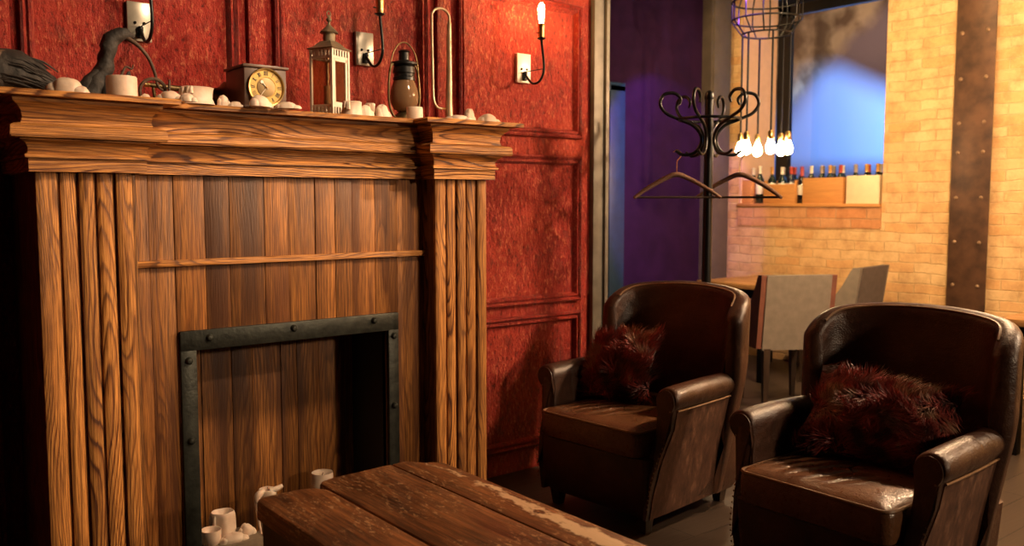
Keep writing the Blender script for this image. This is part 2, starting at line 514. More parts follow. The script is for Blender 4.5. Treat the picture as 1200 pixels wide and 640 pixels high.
class MB:
    """collects shapes and links them as ONE mesh object"""

    def __init__(s):
        s.v, s.f, s.g, s.t = [], [], [], []
        s.ax, s.off, s.tone = 'z', Vector((0, 0, 0)), 1.0

    def grain(s, ax, tone=1.0, seed=True):
        s.ax = ax
        s.tone = tone
        if seed:
            s.off = Vector((rng.uniform(-9, 9), rng.uniform(-9, 9), rng.uniform(-9, 9)))
        return s

    def add(s, vs_, fs):
        n = len(s.v)
        for p in vs_:
            p = Vector(p)
            s.v.append(p)
            q = {'z': Vector((p.x, p.y, p.z)), 'x': Vector((p.z, p.y, p.x)), 'y': Vector((p.x, p.z, p.y))}[s.ax]
            s.g.append(q + s.off)
            s.t.append(s.tone)
        s.f += [tuple(i + n for i in f) for f in fs]

    def box(s, x0, x1, y0, y1, z0, z1, bev=0.0, seg=2, mat=None):
        bm = bmesh.new()
        bmesh.ops.create_cube(bm, size=1.0)
        for v in bm.verts:
            v.co = Vector(((x0 + x1) / 2 + v.co.x * (x1 - x0), (y0 + y1) / 2 + v.co.y * (y1 - y0), (z0 + z1) / 2 + v.co.z * (z1 - z0)))
        if bev > 0:
            bmesh.ops.bevel(bm, geom=list(bm.edges), offset=bev, segments=seg, profile=0.5, affect='EDGES', clamp_overlap=True)
        bm.verts.index_update()
        s.add([(mat @ v.co) if mat else v.co.copy() for v in bm.verts], [tuple(v.index for v in f.verts) for f in bm.faces])
        bm.free()

    def loft(s, rings, closed=True, cap=True):
        n = len(rings[0])
        vs_, fs = [], []
        for r in rings:
            vs_ += r
        m = n if closed else n - 1
        for i in range(len(rings) - 1):
            for j in range(m):
                k = (j + 1) % n
                fs.append((i * n + j, i * n + k, (i + 1) * n + k, (i + 1) * n + j))
        if cap and closed:
            fs.append(tuple(reversed(range(n))))
            fs.append(tuple((len(rings) - 1) * n + j for j in range(n)))
        s.add(vs_, fs)

    def lathe(s, prof, c=(0, 0, 0), seg=20, mat=None, wob=0.0, seed=0):
        rings = []
        for (r, z) in prof:
            ring = []
            for j in range(seg):
                a = 2 * PI * j / seg
                rr = r
                if wob:
                    rr = r * (1 + wob * mnoise.noise(Vector((math.cos(a) * 1.3 + seed * 3.1, math.sin(a) * 1.3, z * 18 + seed))))
                p = Vector((rr * math.cos(a), rr * math.sin(a), z))
                if mat:
                    p = mat @ p
                ring.append(p + Vector(c))
            rings.append(ring)
        s.loft(rings)

    def tube(s, pts, r, seg=8, smooth=0, flat=1.0):
        pts = [Vector(p) for p in pts]
        rad = list(r) if isinstance(r, (list, tuple)) else [r] * len(pts)
        if smooth and len(pts) > 2:
            np_, nr = [], []
            for i in range(len(pts) - 1):
                p0, p1, p2, p3 = pts[max(i - 1, 0)], pts[i], pts[i + 1], pts[min(i + 2, len(pts) - 1)]
                for k in range(smooth):
                    u = k / smooth
                    np_.append(0.5 * ((2 * p1) + (p2 - p0) * u + (2 * p0 - 5 * p1 + 4 * p2 - p3) * u * u + (3 * p1 - p0 - 3 * p2 + p3) * u ** 3))
                    nr.append(rad[i] * (1 - u) + rad[i + 1] * u)
            np_.append(pts[-1])
            nr.append(rad[-1])
            pts, rad = np_, nr
        rings = []
        t0 = (pts[1] - pts[0]).normalized()
        a = Vector((0, 0, 1)) if abs(t0.z) < 0.9 else Vector((1, 0, 0))
        nrm = t0.cross(a).normalized()
        for i, p in enumerate(pts):
            tg = (pts[min(i + 1, len(pts) - 1)] - pts[max(i - 1, 0)]).normalized()
            nrm = (nrm - tg * nrm.dot(tg)).normalized()
            b = tg.cross(nrm)
            rings.append([p + (nrm * math.cos(2 * PI * j / seg) + b * math.sin(2 * PI * j / seg) * flat) * rad[i] for j in range(seg)])
        s.loft(rings)

    def ball(s, c, r, seg=12, sc=(1, 1, 1)):
        n = max(4, seg // 2)
        prof = [(max(r * math.sin(PI * i / n), r * 0.02), -r * math.cos(PI * i / n)) for i in range(n + 1)]
        s.lathe(prof, c, seg, Matrix.Diagonal((*sc, 1)))

    def build(s, name, mat, parent=None, world=False, smooth=40, subsurf=0):
        me = bpy.data.meshes.new(name)
        off = Vector((0, 0, 0))
        if parent is not None and world:
            p = parent
            while p is not None:
                off += p.location
                p = p.parent
        elif parent is None and world:
            xs = [v.x for v in s.v]
            ys = [v.y for v in s.v]
            zs = [v.z for v in s.v]
            off = Vector(((min(xs) + max(xs)) / 2, (min(ys) + max(ys)) / 2, min(zs)))
        me.from_pydata([tuple(v - off) for v in s.v], [], s.f)
        bm = bmesh.new()
        bm.from_mesh(me)
        bmesh.ops.recalc_face_normals(bm, faces=bm.faces)
        bm.to_mesh(me)
        bm.free()
        a = me.attributes.new('gc', 'FLOAT_VECTOR', 'POINT')
        a.data.foreach_set('vector', [c for g in s.g for c in g])
        a = me.attributes.new('tone', 'FLOAT', 'POINT')
        a.data.foreach_set('value', s.t)
        if smooth:
            me.polygons.foreach_set('use_smooth', [True] * len(me.polygons))
            me.set_sharp_from_angle(angle=R(smooth))
        me.materials.append(M(mat))
        o = bpy.data.objects.new(name, me)
        COL.objects.link(o)
        if parent is not None:
            o.parent = parent
        elif world:
            o.location = off
        if subsurf:
            md = o.modifiers.new('smooth', 'SUBSURF')
            md.levels = subsurf
            md.render_levels = subsurf
        return o


def tag(o, label, cat, group=None):
    o['label'] = label
    o['category'] = cat
    if group:
        o['group'] = group
    return o


def thing(name, label, cat, loc=(0, 0, 0), rotz=0.0, group=None):
    o = bpy.data.objects.new(name, None)
    COL.objects.link(o)
    o.empty_display_size = 0.1
    o.location = loc
    o.rotation_euler = (0, 0, rotz)
    return tag(o, label, cat, group)


def struct(name, mb, mat, **k):
    o = mb.build(name, mat, None, world=True, **k)
    o['kind'] = 'structure'
    return o


def copy_tree(o, parent=None):
    c = o.copy()
    COL.objects.link(c)
    if parent is not None:
        c.parent = parent
    for ch in list(o.children):
        copy_tree(ch, c)
    return c


def xw(px, Y):
    """wall X of a measured sight line at depth Y"""
    t_ = (px - 600) / 1038.0
    return Y * (math.cos(AZ) + math.sin(AZ) * t_) / (math.sin(AZ) - math.cos(AZ) * t_)


# ------------------------------------------------------------------ the setting
b = MB(); b.box(-2.0, 7.6, -4.0, 7.0, -0.05, 0.0); struct('floor', b, 'floor_boards', smooth=0)
b = MB(); b.box(-2.0, 9.6, -4.0, 7.0, 3.6, 3.65); struct('ceiling', b, 'ceiling_paint', smooth=0)
WY = 3.45
b = MB(); b.box(-2.0, 3.285, WY, WY + 0.12, 0, 3.6); struct('wall_left', b, 'red_plaster', smooth=0)

MP = [(0, 0), (0.002, 0.022), (0.010, 0.030), (0.018, 0.022), (0.022, 0.014), (0.028, 0.024), (0.036, 0.026), (0.043, 0.012), (0.048, 0)]
ntrim = 0


def moulding(x0, x1, z0, z1):
    global ntrim
    ntrim += 1
    b_ = MB()
    rings = []
    for (cx, cz, sx, sz) in ((x0, z0, 1, 1), (x1, z0, -1, 1), (x1, z1, -1, -1), (x0, z1, 1, -1), (x0, z0, 1, 1)):
        rings.append([(cx + sx * d, WY - h, cz + sz * d) for d, h in MP])
    b_.loft(rings, closed=False)
    struct('trim_%d' % ntrim, b_, 'red_plaster', smooth=30)


for (x0, x1) in ((-0.25, 0.50), (0.60, 1.37), (1.515, 2.255), (2.42, 3.21)):
    for (z0, z1) in ((0.12, 0.80), (0.855, 1.615), (1.705, 2.39), (2.47, 3.40)):
        moulding(x0, x1, z0, z1)
# vertical pilaster strips between the panels
for (x0, x1) in ((1.405, 1.48), (2.30, 2.375), (0.53, 0.572)):
    ntrim += 1
    b = MB(); b.box(x0, x1, WY - 0.022, WY, 1.55, 3.55, 0.008, 2); struct('trim_%d' % ntrim, b, 'red_plaster')

b = MB(); b.box(3.2855, 3.36, WY - 0.03, WY + 0.13, 0, 3.6, 0.004)
b.box(3.36, 3.385, WY - 0.045, WY + 0.13, 0, 3.6, 0.003)
ntrim += 1; struct('trim_%d' % ntrim, b, 'steel_post')

b = MB(); b.box(3.0, 6.7, 5.1, 5.2, 0, 3.6); struct('wall_back', b, 'purple_paint', smooth=0)
BX = 6.6
b = MB()
b.box(BX, BX + 0.5, 4.985, 5.2, 0, 3.6)
b.box(BX, BX + 0.5, 3.62, 4.985, 0, 1.165)
b.box(BX, BX + 0.5, 3.62, 4.985, 3.5, 3.6)
b.box(BX, BX + 0.5, -4.0, 3.62, 0, 3.6)
struct('wall_right', b, 'yellow_brick', smooth=0)
b = MB(); b.box(BX - 0.012, BX + 0.5, 3.622, 4.983, 1.165, 1.335); ntrim += 1; struct('trim_%d' % ntrim, b, 'orange_brick', smooth=0)
b = MB().grain('y'); b.box(BX - 0.03, BX + 0.51, 3.622, 4.983, 1.335, 1.362, 0.004); ntrim += 1; struct('trim_%d' % ntrim, b, 'crate_wood')
b = MB(); b.box(BX + 0.005, BX + 0.5, 4.965, 4.984, 1.362, 3.5); ntrim += 1; struct('trim_%d' % ntrim, b, 'plaster_reveal', smooth=0)
# dark corner post between the purple wall and the bricks
b = MB(); b.box(6.22, 6.45, 4.98, 5.1, 0, 3.6, 0.006); b.box(6.20, 6.22, 5.0, 5.1, 0, 3.6); ntrim += 1; struct('trim_%d' % ntrim, b, 'grey_post')

# door at the end of the passage, its blue light put into the colour
b = MB(); b.box(4.1, 5.0, 5.055, 5.1, 0, 2.25, 0.004); d1 = struct('door_1', b, 'blue_lit_paint')
b = MB()
b.box(5.0, 5.17, 5.02, 5.1, 0, 2.30, 0.006); b.box(3.95, 5.17, 5.02, 5.1, 2.25, 2.32, 0.006); b.box(3.95, 4.1, 5.02, 5.1, 0, 2.30, 0.006)
ntrim += 1; struct('trim_%d' % ntrim, b, 'blue_lit_paint')

# window in the niche: frame, pane, and the wall of the next room beyond it
NX = 7.12
b = MB()
b.box(NX, NX + 0.06, 4.84, 4.965, 1.362, 3.16); b.box(NX, NX + 0.06, 3.1, 4.965, 3.07, 3.16); b.box(NX, NX + 0.06, 3.1, 3.2, 1.362, 3.07)
b.box(NX, NX + 0.06, 3.1, 4.965, 1.30, 1.37)
wn = struct('window_1', b, 'black_metal', smooth=0)
b = MB(); b.box(NX + 0.025, NX + 0.031, 3.2, 4.84, 1.37, 3.07)
pn = b.build('pane', 'pane_glass', wn, world=True, smooth=0)
b = MB(); b.box(9.0, 9.1, 2.0, 7.0, 0, 3.6); struct('wall_far', b, 'warm_lit_wall', smooth=0)

# ------------------------------------------------------------------ fireplace
FX = 1.4
fp = thing('fireplace', 'tall rustic oak fireplace surround with fluted pilasters against red wall', 'fireplace', (FX, 3.2, 0))
FY, PY = 3.0, 3.1
xL0, xL1, xR0, xR1 = 0.554, 0.842, 2.002, 2.256
OX0, OX1, OZ = 1.045, 1.818, 0.86       # hole behind the iron frame
b = MB()
edges = [xL1 - 0.001] + [xw(p, PY) for p in (173, 203, 239, 268, 309, 337, 369, 392, 412, 439, 465)] + [xR0 + 0.001]
tones = [0.85, 0.80, 0.95, 0.60, 0.55, 1.05, 0.82, 1.1, 0.72, 1.1, 0.88, 1.15, 0.85]
for i in range(len(edges) - 1):
    a0, a1 = edges[i] + 0.0006, edges[i + 1] - 0.0006
    y0 = PY + rng.uniform(-0.004, 0.003)
    b.grain('z', tones[i % len(tones)])
    lo, hi = max(a0, OX0), min(a1, OX1)
    if a1 <= OX0 or a0 >= OX1:
        b.box(a0, a1, y0, PY + 0.03, 0, 1.47, 0.002)
    else:
        b.box(a0, a1, y0, PY + 0.03, OZ, 1.47, 0.002)
        if a0 < OX0:
            b.box(a0, OX0, y0, PY + 0.03, 0, OZ, 0.002)
        if a1 > OX1:
            b.box(OX1, a1, y0, PY + 0.03, 0, OZ, 0.002)
b.build('board_panel', 'panel_wood', fp, world=True)


def pilaster(x0, x1, cuts, label):
    b_ = MB()
    b_.grain('z', 0.45); b_.box(x0, x1, FY + 0.018, WY, 0, 1.475)
    tn = [1.0, 1.12, 0.86, 1.05, 0.95]
    for i in range(len(cuts) - 1):
        a0, a1 = cuts[i] + (0.0 if i == 0 else 0.005), cuts[i + 1] - (0.0 if i == len(cuts) - 2 else 0.005)
        b_.grain('z', tn[i])
        # rounded slat
        n = 8
        sec = [(a0, FY + 0.02)]
        for k in range(n + 1):
            u = k / n
            sec.append((a0 + (a1 - a0) * u, FY + 0.006 * (abs(2 * u - 1) ** 3) + (0.004 if i % 2 else 0)))
        sec.append((a1, FY + 0.02))
        b_.loft([[(x, y, z) for x, y in sec] for z in (0.0, 0.4, 0.8, 1.2, 1.475)])
    o = b_.build('pilaster', 'oak_wood', fp, world=True)
    o['label'] = label


pilaster(xL0, xL1, [xw(p, FY) for p in (43.5, 70.4, 92, 113.4, 135.7, 156)], 'left fluted pilaster')
pilaster(xR0, xR1, [xw(p, FY) for p in (511, 524, 536, 547.5, 559.5, 570.5)], 'right fluted pilaster')

# cornice: profile (outward, height) swept round the breaks with mitres
PR = [[(0.0, 1.4695), (0.026, 1.470), (0.026, 1.510), (0.0, 1.5105)],
      [(0.0, 1.511), (0.036, 1.5115), (0.037, 1.520), (0.027, 1.526), (0.027, 1.542), (0.034, 1.555), (0.050, 1.564), (0.050, 1.568), (0.0, 1.5685)],
      [(0.0, 1.569), (0.076, 1.5695), (0.080, 1.576), (0.078, 1.602), (0.070, 1.608), (0.046, 1.612), (0.040, 1.630), (0.044, 1.650), (0.056, 1.666), (0.068, 1.674), (0.070, 1.686), (0.0, 1.6865)],
      [(0.0, 1.687), (0.112, 1.6875), (0.114, 1.700), (0.108, 1.705), (0.0, 1.705)]]
path = [(xL0, WY), (xL0, FY), (xL1, FY), (xL1, PY), (xR0, PY), (xR0, FY), (xR1, FY), (xR1, WY)]
segn = []
for i in range(len(path) - 1):
    d = Vector((path[i + 1][0] - path[i][0], path[i + 1][1] - path[i][1])).normalized()
    segn.append(Vector((d.y, -d.x)))       # outward (front is -Y)
names = ['frieze_band', 'bed_moulding', 'crown_moulding', 'mantel_edge']
for pi_, prof in enumerate(PR):
    b = MB()
    for i in range(len(path) - 1):
        along = 'x' if abs(segn[i].y) > 0.5 else 'y'
        b.grain(along, rng.uniform(0.92, 1.12))

        def off(k, e):
            n = Vector((0, 0))
            if k == 0:
                n = segn[0]
            elif k == len(path) - 1:
                n = segn[-1]
            else:
                n = segn[k - 1] + segn[k]
            return (path[k][0] + n.x * e, path[k][1] + n.y * e)
        r0 = [(*off(i, e), z) for e, z in prof]
        r1 = [(*off(i + 1, e), z) for e, z in prof]
        b.loft([r0, r1], closed=True, cap=True)
    b.build(names[pi_], 'oak_wood', fp, world=True, smooth=35)
b = MB().grain('x', 0.9)
b.box(xL0 - 0.1, xR1 + 0.1, PY - 0.1, WY, 1.690, 1.7045)
b.box(xL0 - 0.1, xL1 + 0.1, FY - 0.1, PY, 1.690, 1.7045)
b.box(xR0 - 0.1, xR1 + 0.1, FY - 0.1, PY, 1.690, 1.7045)
b.build('mantel_shelf', 'oak_wood', fp, world=True)
b = MB().grain('x', 1.0); b.box(xL1, xR0, PY - 0.022, PY + 0.01, 1.156, 1.179, 0.005); b.build('frieze_strip', 'oak_wood', fp, world=True)

b = MB()
b.box(0.992, 1.048, PY - 0.016, PY + 0.004, 0, 0.929, 0.003); b.box(1.822, 1.870, PY - 0.016, PY + 0.004, 0, 0.929, 0.003)
b.box(0.992, 1.870, PY - 0.0165, PY + 0.004, 0.858, 0.929, 0.003)
fr_ = b.build('iron_frame', 'iron', fp, world=True)
for (x, z) in ((1.094, 0.900), (1.413, 0.905), (1.756, 0.905), (1.020, 0.825), (1.020, 0.54), (1.846, 0.835), (1.846, 0.548)):
    b = MB(); b.lathe([(0.002, 0.013), (0.008, 0.012), (0.012, 0.007), (0.014, 0.0)], (x, PY - 0.016, z), 12, Matrix.Rotation(PI / 2, 4, 'X'))
    b.build('bolt', 'iron', fr_, world=True)

b = MB()
x = OX0
i = 0
while x < OX1 - 0.01:
    x1 = min(OX1, x + rng.choice([0.07, 0.085, 0.10, 0.12]))
    b.grain('z', rng.choice([0.55, 0.8, 1.0, 0.68])); b.box(x + 0.0006, x1 - 0.0006, 3.385 + rng.uniform(-0.003, 0.003), 3.42, 0, 0.95, 0.002)
    x = x1
b.build('firebox_back', 'panel_wood', fp, world=True)
b = MB()
b.box(OX0 - 0.02, OX0, PY + 0.005, 3.40, 0, 0.88); b.box(OX1, OX1 + 0.02, PY + 0.005, 3.40, 0, 0.88); b.box(OX0 - 0.02, OX1 + 0.02, PY + 0.005, 3.40, 0.862, 0.88)
b.build('firebox_lining', 'sooty_steel', fp, world=True)
b = MB(); b.box(OX0, OX1, PY + 0.005, 3.385, 0, 0.04); b.build('hearth', 'stone', fp, world=True)

# ------------------------------------------------------------------ low table
tb = thing('coffee_table', 'low chunky old wooden table with scuffed planks before the fireplace', 'table', (1.395, 1.95, 0))
TX0, TX1, TY0, TY1, TZ = 1.055, 1.745, 1.25, 2.655, 0.45
b = MB()


def slab(sec, z0, z1, r=0.012):
    """plank from a plan outline with a rounded upper edge"""
    c = Vector((sum(p[0] for p in sec) / len(sec), sum(p[1] for p in sec) / len(sec)))
    rings = []
    for (z, ins) in ((z0, 0), (z1 - r, 0), (z1 - r * 0.3, r * 0.3), (z1, r)):
        ring = []
        for (x, y) in sec:
            d = Vector((x, y)) - c
            k = 1 - ins / max(abs(d.x), 0.05)
            k2 = 1 - ins / max(abs(d.y), 0.05)
            ring.append((c.x + d.x * k, c.y + d.y * k2, z))
        rings.append(ring)
    return rings


def corner(cx, cy, r, a0, a1, n=6):
    return [(cx + r * math.cos(R(a0 + (a1 - a0) * i / n)), cy + r * math.sin(R(a0 + (a1 - a0) * i / n))) for i in range(n + 1)]


xm1, xm2 = 1.285, 1.585
b.grain('y', 1.0)
b.loft(slab([(TX0, TY0)] + [(xm1 - 0.002, TY0), (xm1 - 0.002, TY1 - 0.16)] + corner(xm1 - 0.082, TY1 - 0.11, 0.08, 0, 90) + corner(TX0 + 0.035, TY1 - 0.065, 0.035, 90, 180), 0.39, TZ))
b.grain('y', 0.92)
b.loft(slab([(xm1 + 0.002, TY0), (xm2 - 0.001, TY0), (xm2 - 0.001, TY1 + 0.02), (xm1 + 0.05, TY1 + 0.01)] + corner(xm1 + 0.037, TY1 - 0.03, 0.035, 90, 180), 0.39, TZ))
b.grain('y', 1.05)
b.loft(slab([(xm2 + 0.001, TY0), (TX1, TY0)] + corner(TX1 - 0.06, TY1 - 0.10, 0.06, 0, 90) + [(xm2 + 0.04, TY1 + 0.02), (xm2 + 0.001, TY1 + 0.02)], 0.39, TZ))
b.build('table_top', 'worn_wood', tb, world=True, smooth=35)
b = MB().grain('y', 0.6); b.box(TX0 + 0.01, TX1 - 0.01, TY0 + 0.01, TY1 - 0.07, 0.16, 0.392, 0.006); b.build('apron', 'dark_wood', tb, world=True)
for sx in (TX0 + 0.02, TX1 - 0.12):
    for sy in (TY0 + 0.02, TY1 - 0.18):
        b = MB().grain('z', 0.7); b.box(sx, sx + 0.1, sy, sy + 0.1, 0, 0.18, 0.006); b.build('leg', 'dark_wood', tb, world=True)

# ------------------------------------------------------------------ armchairs (front is -X)


def chair_back_section(u):
    """plan curve of the wrap-around back: u from -1 (right wing) to 1 (left wing)"""
    a = u * R(84)
    k = 2.9
    c_, s_ = math.cos(a), math.sin(a)
    rr = (abs(c_) ** k + abs(s_) ** k) ** (-1 / k)
    return Vector((0.10 + rr * 0.235 * c_, rr * 0.355 * s_, 0)), a


def make_armchair(label):
    rt_ = thing('armchair', label, 'armchair')
    # base
    b_ = MB()
    rings = []
    for (z, sx0, sx1, sy) in ((0.07, -0.345, 0.30, 0.285), (0.10, -0.365, 0.32, 0.30), (0.22, -0.375, 0.33, 0.305), (0.33, -0.38, 0.34, 0.31)):
        r = 0.03
        ring = []
        for (cx, cy, a0) in ((sx1 - r, sy - r, 0), (sx0 + r, sy - r, 90), (sx0 + r, -sy + r, 180), (sx1 - r, -sy + r, 270)):
            ring += [(x, y, z) for x, y in corner(cx, cy, r, a0, a0 + 90, 4)]
        rings.append(ring)
    b_.loft(rings)
    b_.build('base', 'brown_leather', rt_)
    # seat cushion with a soft crown
    b_ = MB()
    nx, ny = 14, 14
    rings = []

    def seat_ring(ins, z, dome=0.0):
        x0, x1, y1 = -0.405 + ins, 0.26 - ins, 0.280 - ins
        r = 0.035
        return [(x, y, z) for (cx, cy, a0) in ((x1 - r, y1 - r, 0), (x0 + r, y1 - r, 90), (x0 + r, -y1 + r, 180), (x1 - r, -y1 + r, 270)) for x, y in corner(cx, cy, r, a0, a0 + 90, 5)]
    for ins, z in ((0.02, 0.325), (0.006, 0.335), (0.0, 0.36), (0.0, 0.42), (0.004, 0.438), (0.014, 0.448), (0.05, 0.457), (0.11, 0.464), (0.18, 0.468), (0.25, 0.469)):
        rings.append(seat_ring(ins, z))
    b_.loft(rings)
    st = b_.build('seat', 'seat_leather', rt_)
    b_ = MB(); pts = seat_ring(0.003, 0.440); b_.tube(pts + [pts[0]], 0.006, 6); b_.build('piping', 'piping_leather', st)
    # backrest
    b_ = MB()
    NU = 40
    rings = []
    top_pts = []
    for i in range(NU + 1):
        u = -1 + 2 * i / NU
        p, a = chair_back_section(u)
        p1, _ = chair_back_section(u + 0.01)
        p0, _ = chair_back_section(u - 0.01)
        tn = (p1 - p0).normalized()
        nrm = Vector((tn.y, -tn.x, 0))          # outwards
        e = abs(u)
        e_end = max(0.0, (e - 0.93) / 0.07)
        th = 0.042 * math.sqrt(max(0.0, 1 - 0.92 * e_end ** 2))
        # arched top with rounded shoulders, wings falling away at the front
        zt = 0.995 - 0.03 * (p.y / 0.355) ** 2 - 0.10 * max(0.0, (e - 0.5) / 0.5) ** 2.6
        lean = 0.075
        ring = []
        prof = []
        zb_o, zb_i = 0.08, 0.30
        for k in range(9):                       # inner face, rising
            z = zb_i + (zt - th - zb_i) * k / 8
            puff = 0.012 * math.sin(PI * k / 8)
            prof.append((-th * (0.9) - puff, z))
        for k in range(1, 8):                    # rolled top
            an = PI - PI * k / 8
            prof.append((th * math.cos(an), zt - th + th * math.sin(an)))
        for k in range(11):                      # outer face, falling
            z = zt - th - (zt - th - zb_o) * k / 10
            taper = 0.10 * max(0.0, (0.62 - z) / 0.62)
            prof.append((th - taper, z))
        for (d, z) in prof:
            q = p + nrm * d
            q.x += lean * (z - 0.45) * (0.3 + 0.7 * max(0.0, math.cos(a)))
            ring.append(Vector((q.x, q.y, z)))
        rings.append(ring)
        if abs(u) < 0.86:
            top_pts.append(ring[10] + Vector((0, 0, 0.001)))
    b_.loft(rings)
    bk = b_.build('backrest', 'brown_leather', rt_, smooth=60)
    b_ = MB(); b_.tube(top_pts, 0.005, 6); b_.build('piping', 'piping_leather', bk)
    # arms
    for sg in (-1, 1):
        b_ = MB()
        # ring in (y,z), outer panel up, roll over, inner down
        sec = [(0.300, 0.075), (0.318, 0.18), (0.338, 0.32), (0.360, 0.45), (0.376, 0.530), (0.384, 0.541)]
        n0 = len(sec)
        for k in range(0, 13):
            an = R(-35 + 225 * k / 12)
            sec.append((0.347 + 0.055 * math.cos(an), 0.578 + 0.048 * math.sin(an)))
        sec += [(0.292, 0.52), (0.290, 0.42), (0.288, 0.32), (0.285, 0.075)]

        def xf(z):
            if z > 0.5:
                return -0.285 - 0.018 * math.cos((z - 0.58) * 20)
            return -0.285 - 0.085 * (math.cos(PI * min(1, max(0, (z - 0.20) / 0.30))) * 0.5 + 0.5)
        cy = sum(p[0] for p in sec) / len(sec)
        rings = []
        for (kk, sh) in ((0, 0.86), (0.006, 0.95), (0.018, 1.0)):
            rings.append([(xf(z) + kk, sg * (y if z < 0.5 else (0.347 + (y - 0.347) * sh)), z if z < 0.5 else 0.578 + (z - 0.578) * sh) for y, z in sec])
        for u in (0.15, 0.35, 0.55, 0.75, 0.9, 1.0):
            rings.append([(xf(z) * (1 - u) + 0.20 * u, sg * (y * (1 - 0.075 * u * u)), z + 0.006 * math.sin(PI * u) * (1 if z > 0.56 else 0)) for y, z in sec])
        b_.loft(rings)
        ar = b_.build('arm', 'brown_leather', rt_, smooth=50)
        # worn outer side panel under the roll
        b_ = MB()
        rows = []
        so = sec[:5]
        for (y, z) in so:
            x0 = xf(z) + 0.022
            rows.append([(x0 + (0.185 - x0) * k / 8, sg * (y * (1 - 0.075 * (k / 8 * 0.93) ** 2) + 0.0035), z) for k in range(9)])
        vin = [[(x, yy - sg * 0.012, z) for x, yy, z in r_] for r_ in rows]
        b_.loft([r_ + list(reversed(v_)) for r_, v_ in zip(rows, vin)])
        sp = b_.build('side_panel', 'worn_suede', ar)
        b_ = MB(); b_.tube([(x, y + sg * 0.002, z) for x, y, z in rows[-1]], 0.0045, 6); b_.build('piping', 'piping_leather', ar)
        # dark facing on the arm front
        b_ = MB()
        fac = [(y, z) for y, z in sec if z > 0.10]
        f0 = [(xf(z) - 0.006, sg * (0.325 + (y - 0.325) * 0.82), 0.35 + (z - 0.35) * 0.96) for y, z in fac]
        f1 = [(x + 0.02, y, z) for x, y, z in f0]
        b_.loft([f0, f1])
        b_.build('arm_facing', 'brown_leather', ar, smooth=30)
        # nailheads along the facing
        nb = MB(); nb.ball((0, 0, 0), 0.0042, 8, (0.5, 1, 1))
        first = None
        for k in range(22):
            z = 0.13 + 0.40 * k / 21
            yo = 0.300 + (0.376 - 0.300) * max(0, (z - 0.075)) / 0.455
            loc = (xf(z) - 0.008, sg * (0.325 + (yo - 0.325) * 0.78), z)
            if first is None:
                first = nb.build('nailhead', 'rivet_steel', ar)
                first.location = loc
            else:
                c = first.copy(); COL.objects.link(c); c.location = loc
    for (x, y) in ((-0.31, 0.25), (-0.31, -0.25), (0.26, 0.23), (0.26, -0.23)):
        b_ = MB().grain('z')
        b_.loft([[(x + sx * s_, y + sy * s_, z) for sx, sy in ((1, 1), (-1, 1), (-1, -1), (1, -1))] for z, s_ in ((0, 0.018), (0.08, 0.028))])
        b_.build('leg', 'dark_wood', rt_)
    return rt_


ch2 = make_armchair('brown leather armchair nearest the camera, with shiny seat and fur cushion')
ch2.location = (2.91, 1.595, 0)
ch1 = copy_tree(ch2)
ch1['label'] = 'darker brown leather armchair by the red wall, behind the nearer armchair'
ch1.location = (2.965, 2.735, 0)
ch1.rotation_euler = (0, 0, R(4.5))
ch1['group'] = ch2['group'] = 'leather armchairs by the fireplace'


def fur_cushion(label, loc, rot, sx, sy, sz, n, seed):
    rt_ = thing('fur_cushion', label, 'cushion', loc)
    rt_.rotation_euler = rot
    rg = random.Random(seed)

    def surf(u, v, s_):
        # pinched corners, plump middle
        e = (1 - abs(u) ** 2.4) * (1 - abs(v) ** 2.4)
        k = 1 - 0.10 * (1 - max(abs(u), abs(v)) ** 6 * abs(u * v))
        return Vector((u * sx * k, v * sy * k, s_ * sz * max(e, 0.0) ** 0.55))
    b_ = MB()
    N = 18
    for s_ in (1, -1):
        b_.loft([[surf(-1 + 2 * i / N, -1 + 2 * j / N, s_) for j in range(N + 1)] for i in range(N + 1)], closed=False)
    b_.build('cover', 'sooty_steel' if False else 'dark_fur_base', rt_, smooth=80)
    b_ = MB()
    for k in range(n):
        u, v = rg.uniform(-1, 1), rg.uniform(-1, 1)
        s_ = 1 if rg.random() < 0.8 else -1
        p = surf(u, v, s_)
        e = 0.02
        nn = (surf(u + e, v, s_) - p).cross(surf(u, v + e, s_) - p) * s_
        if nn.length < 1e-9:
            continue
        nn.normalize()
        swirl = mnoise.noise(Vector((u * 1.6, v * 1.6, seed))) * 5.0
        tdir = Vector((math.cos(swirl), math.sin(swirl) - 0.5, 0))
        d = (nn * rg.uniform(0.35, 0.8) + tdir * rg.uniform(0.4, 0.9) + Vector((rg.uniform(-1, 1), rg.uniform(-1, 1), rg.uniform(-1, 1))) * 0.3).normalized()
        L = rg.uniform(0.022, 0.055)
        side = d.cross(nn + Vector((0.01, 0.02, 0.03))).normalized() * rg.uniform(0.0011, 0.0022)
        bend = tdir * L * 0.35 - nn * L * 0.15
        m_ = p + d * L * 0.55 + bend * 0.3
        tip = p + d * L + bend
        b_.tone = rg.uniform(0.5, 1.6)
        b_.add([p - side, p + side, m_ + side * 0.8, m_ - side * 0.8, tip], [(0, 1, 2, 3), (3, 2, 4)])
    f = b_.build('fur', 'dyed_fur', rt_, smooth=0)
    f['kind'] = 'stuff'
    return rt_


simple('dark_fur_base', (0.035, 0.010, 0.008), 0.8)
fur_cushion('shaggy red and brown fur cushion on the nearest armchair seat', (2.93, 1.60, 0.605), (R(8), R(-52), R(4)), 0.17, 0.25, 0.075, 8000, 3)
fur_cushion('shaggy dark red fur cushion propped in the armchair by the red wall', (2.93, 2.86, 0.625), (R(-14), R(-58), R(22)), 0.165, 0.19, 0.07, 6000, 5)

# ------------------------------------------------------------------ things on the mantel
MZ = 1.705


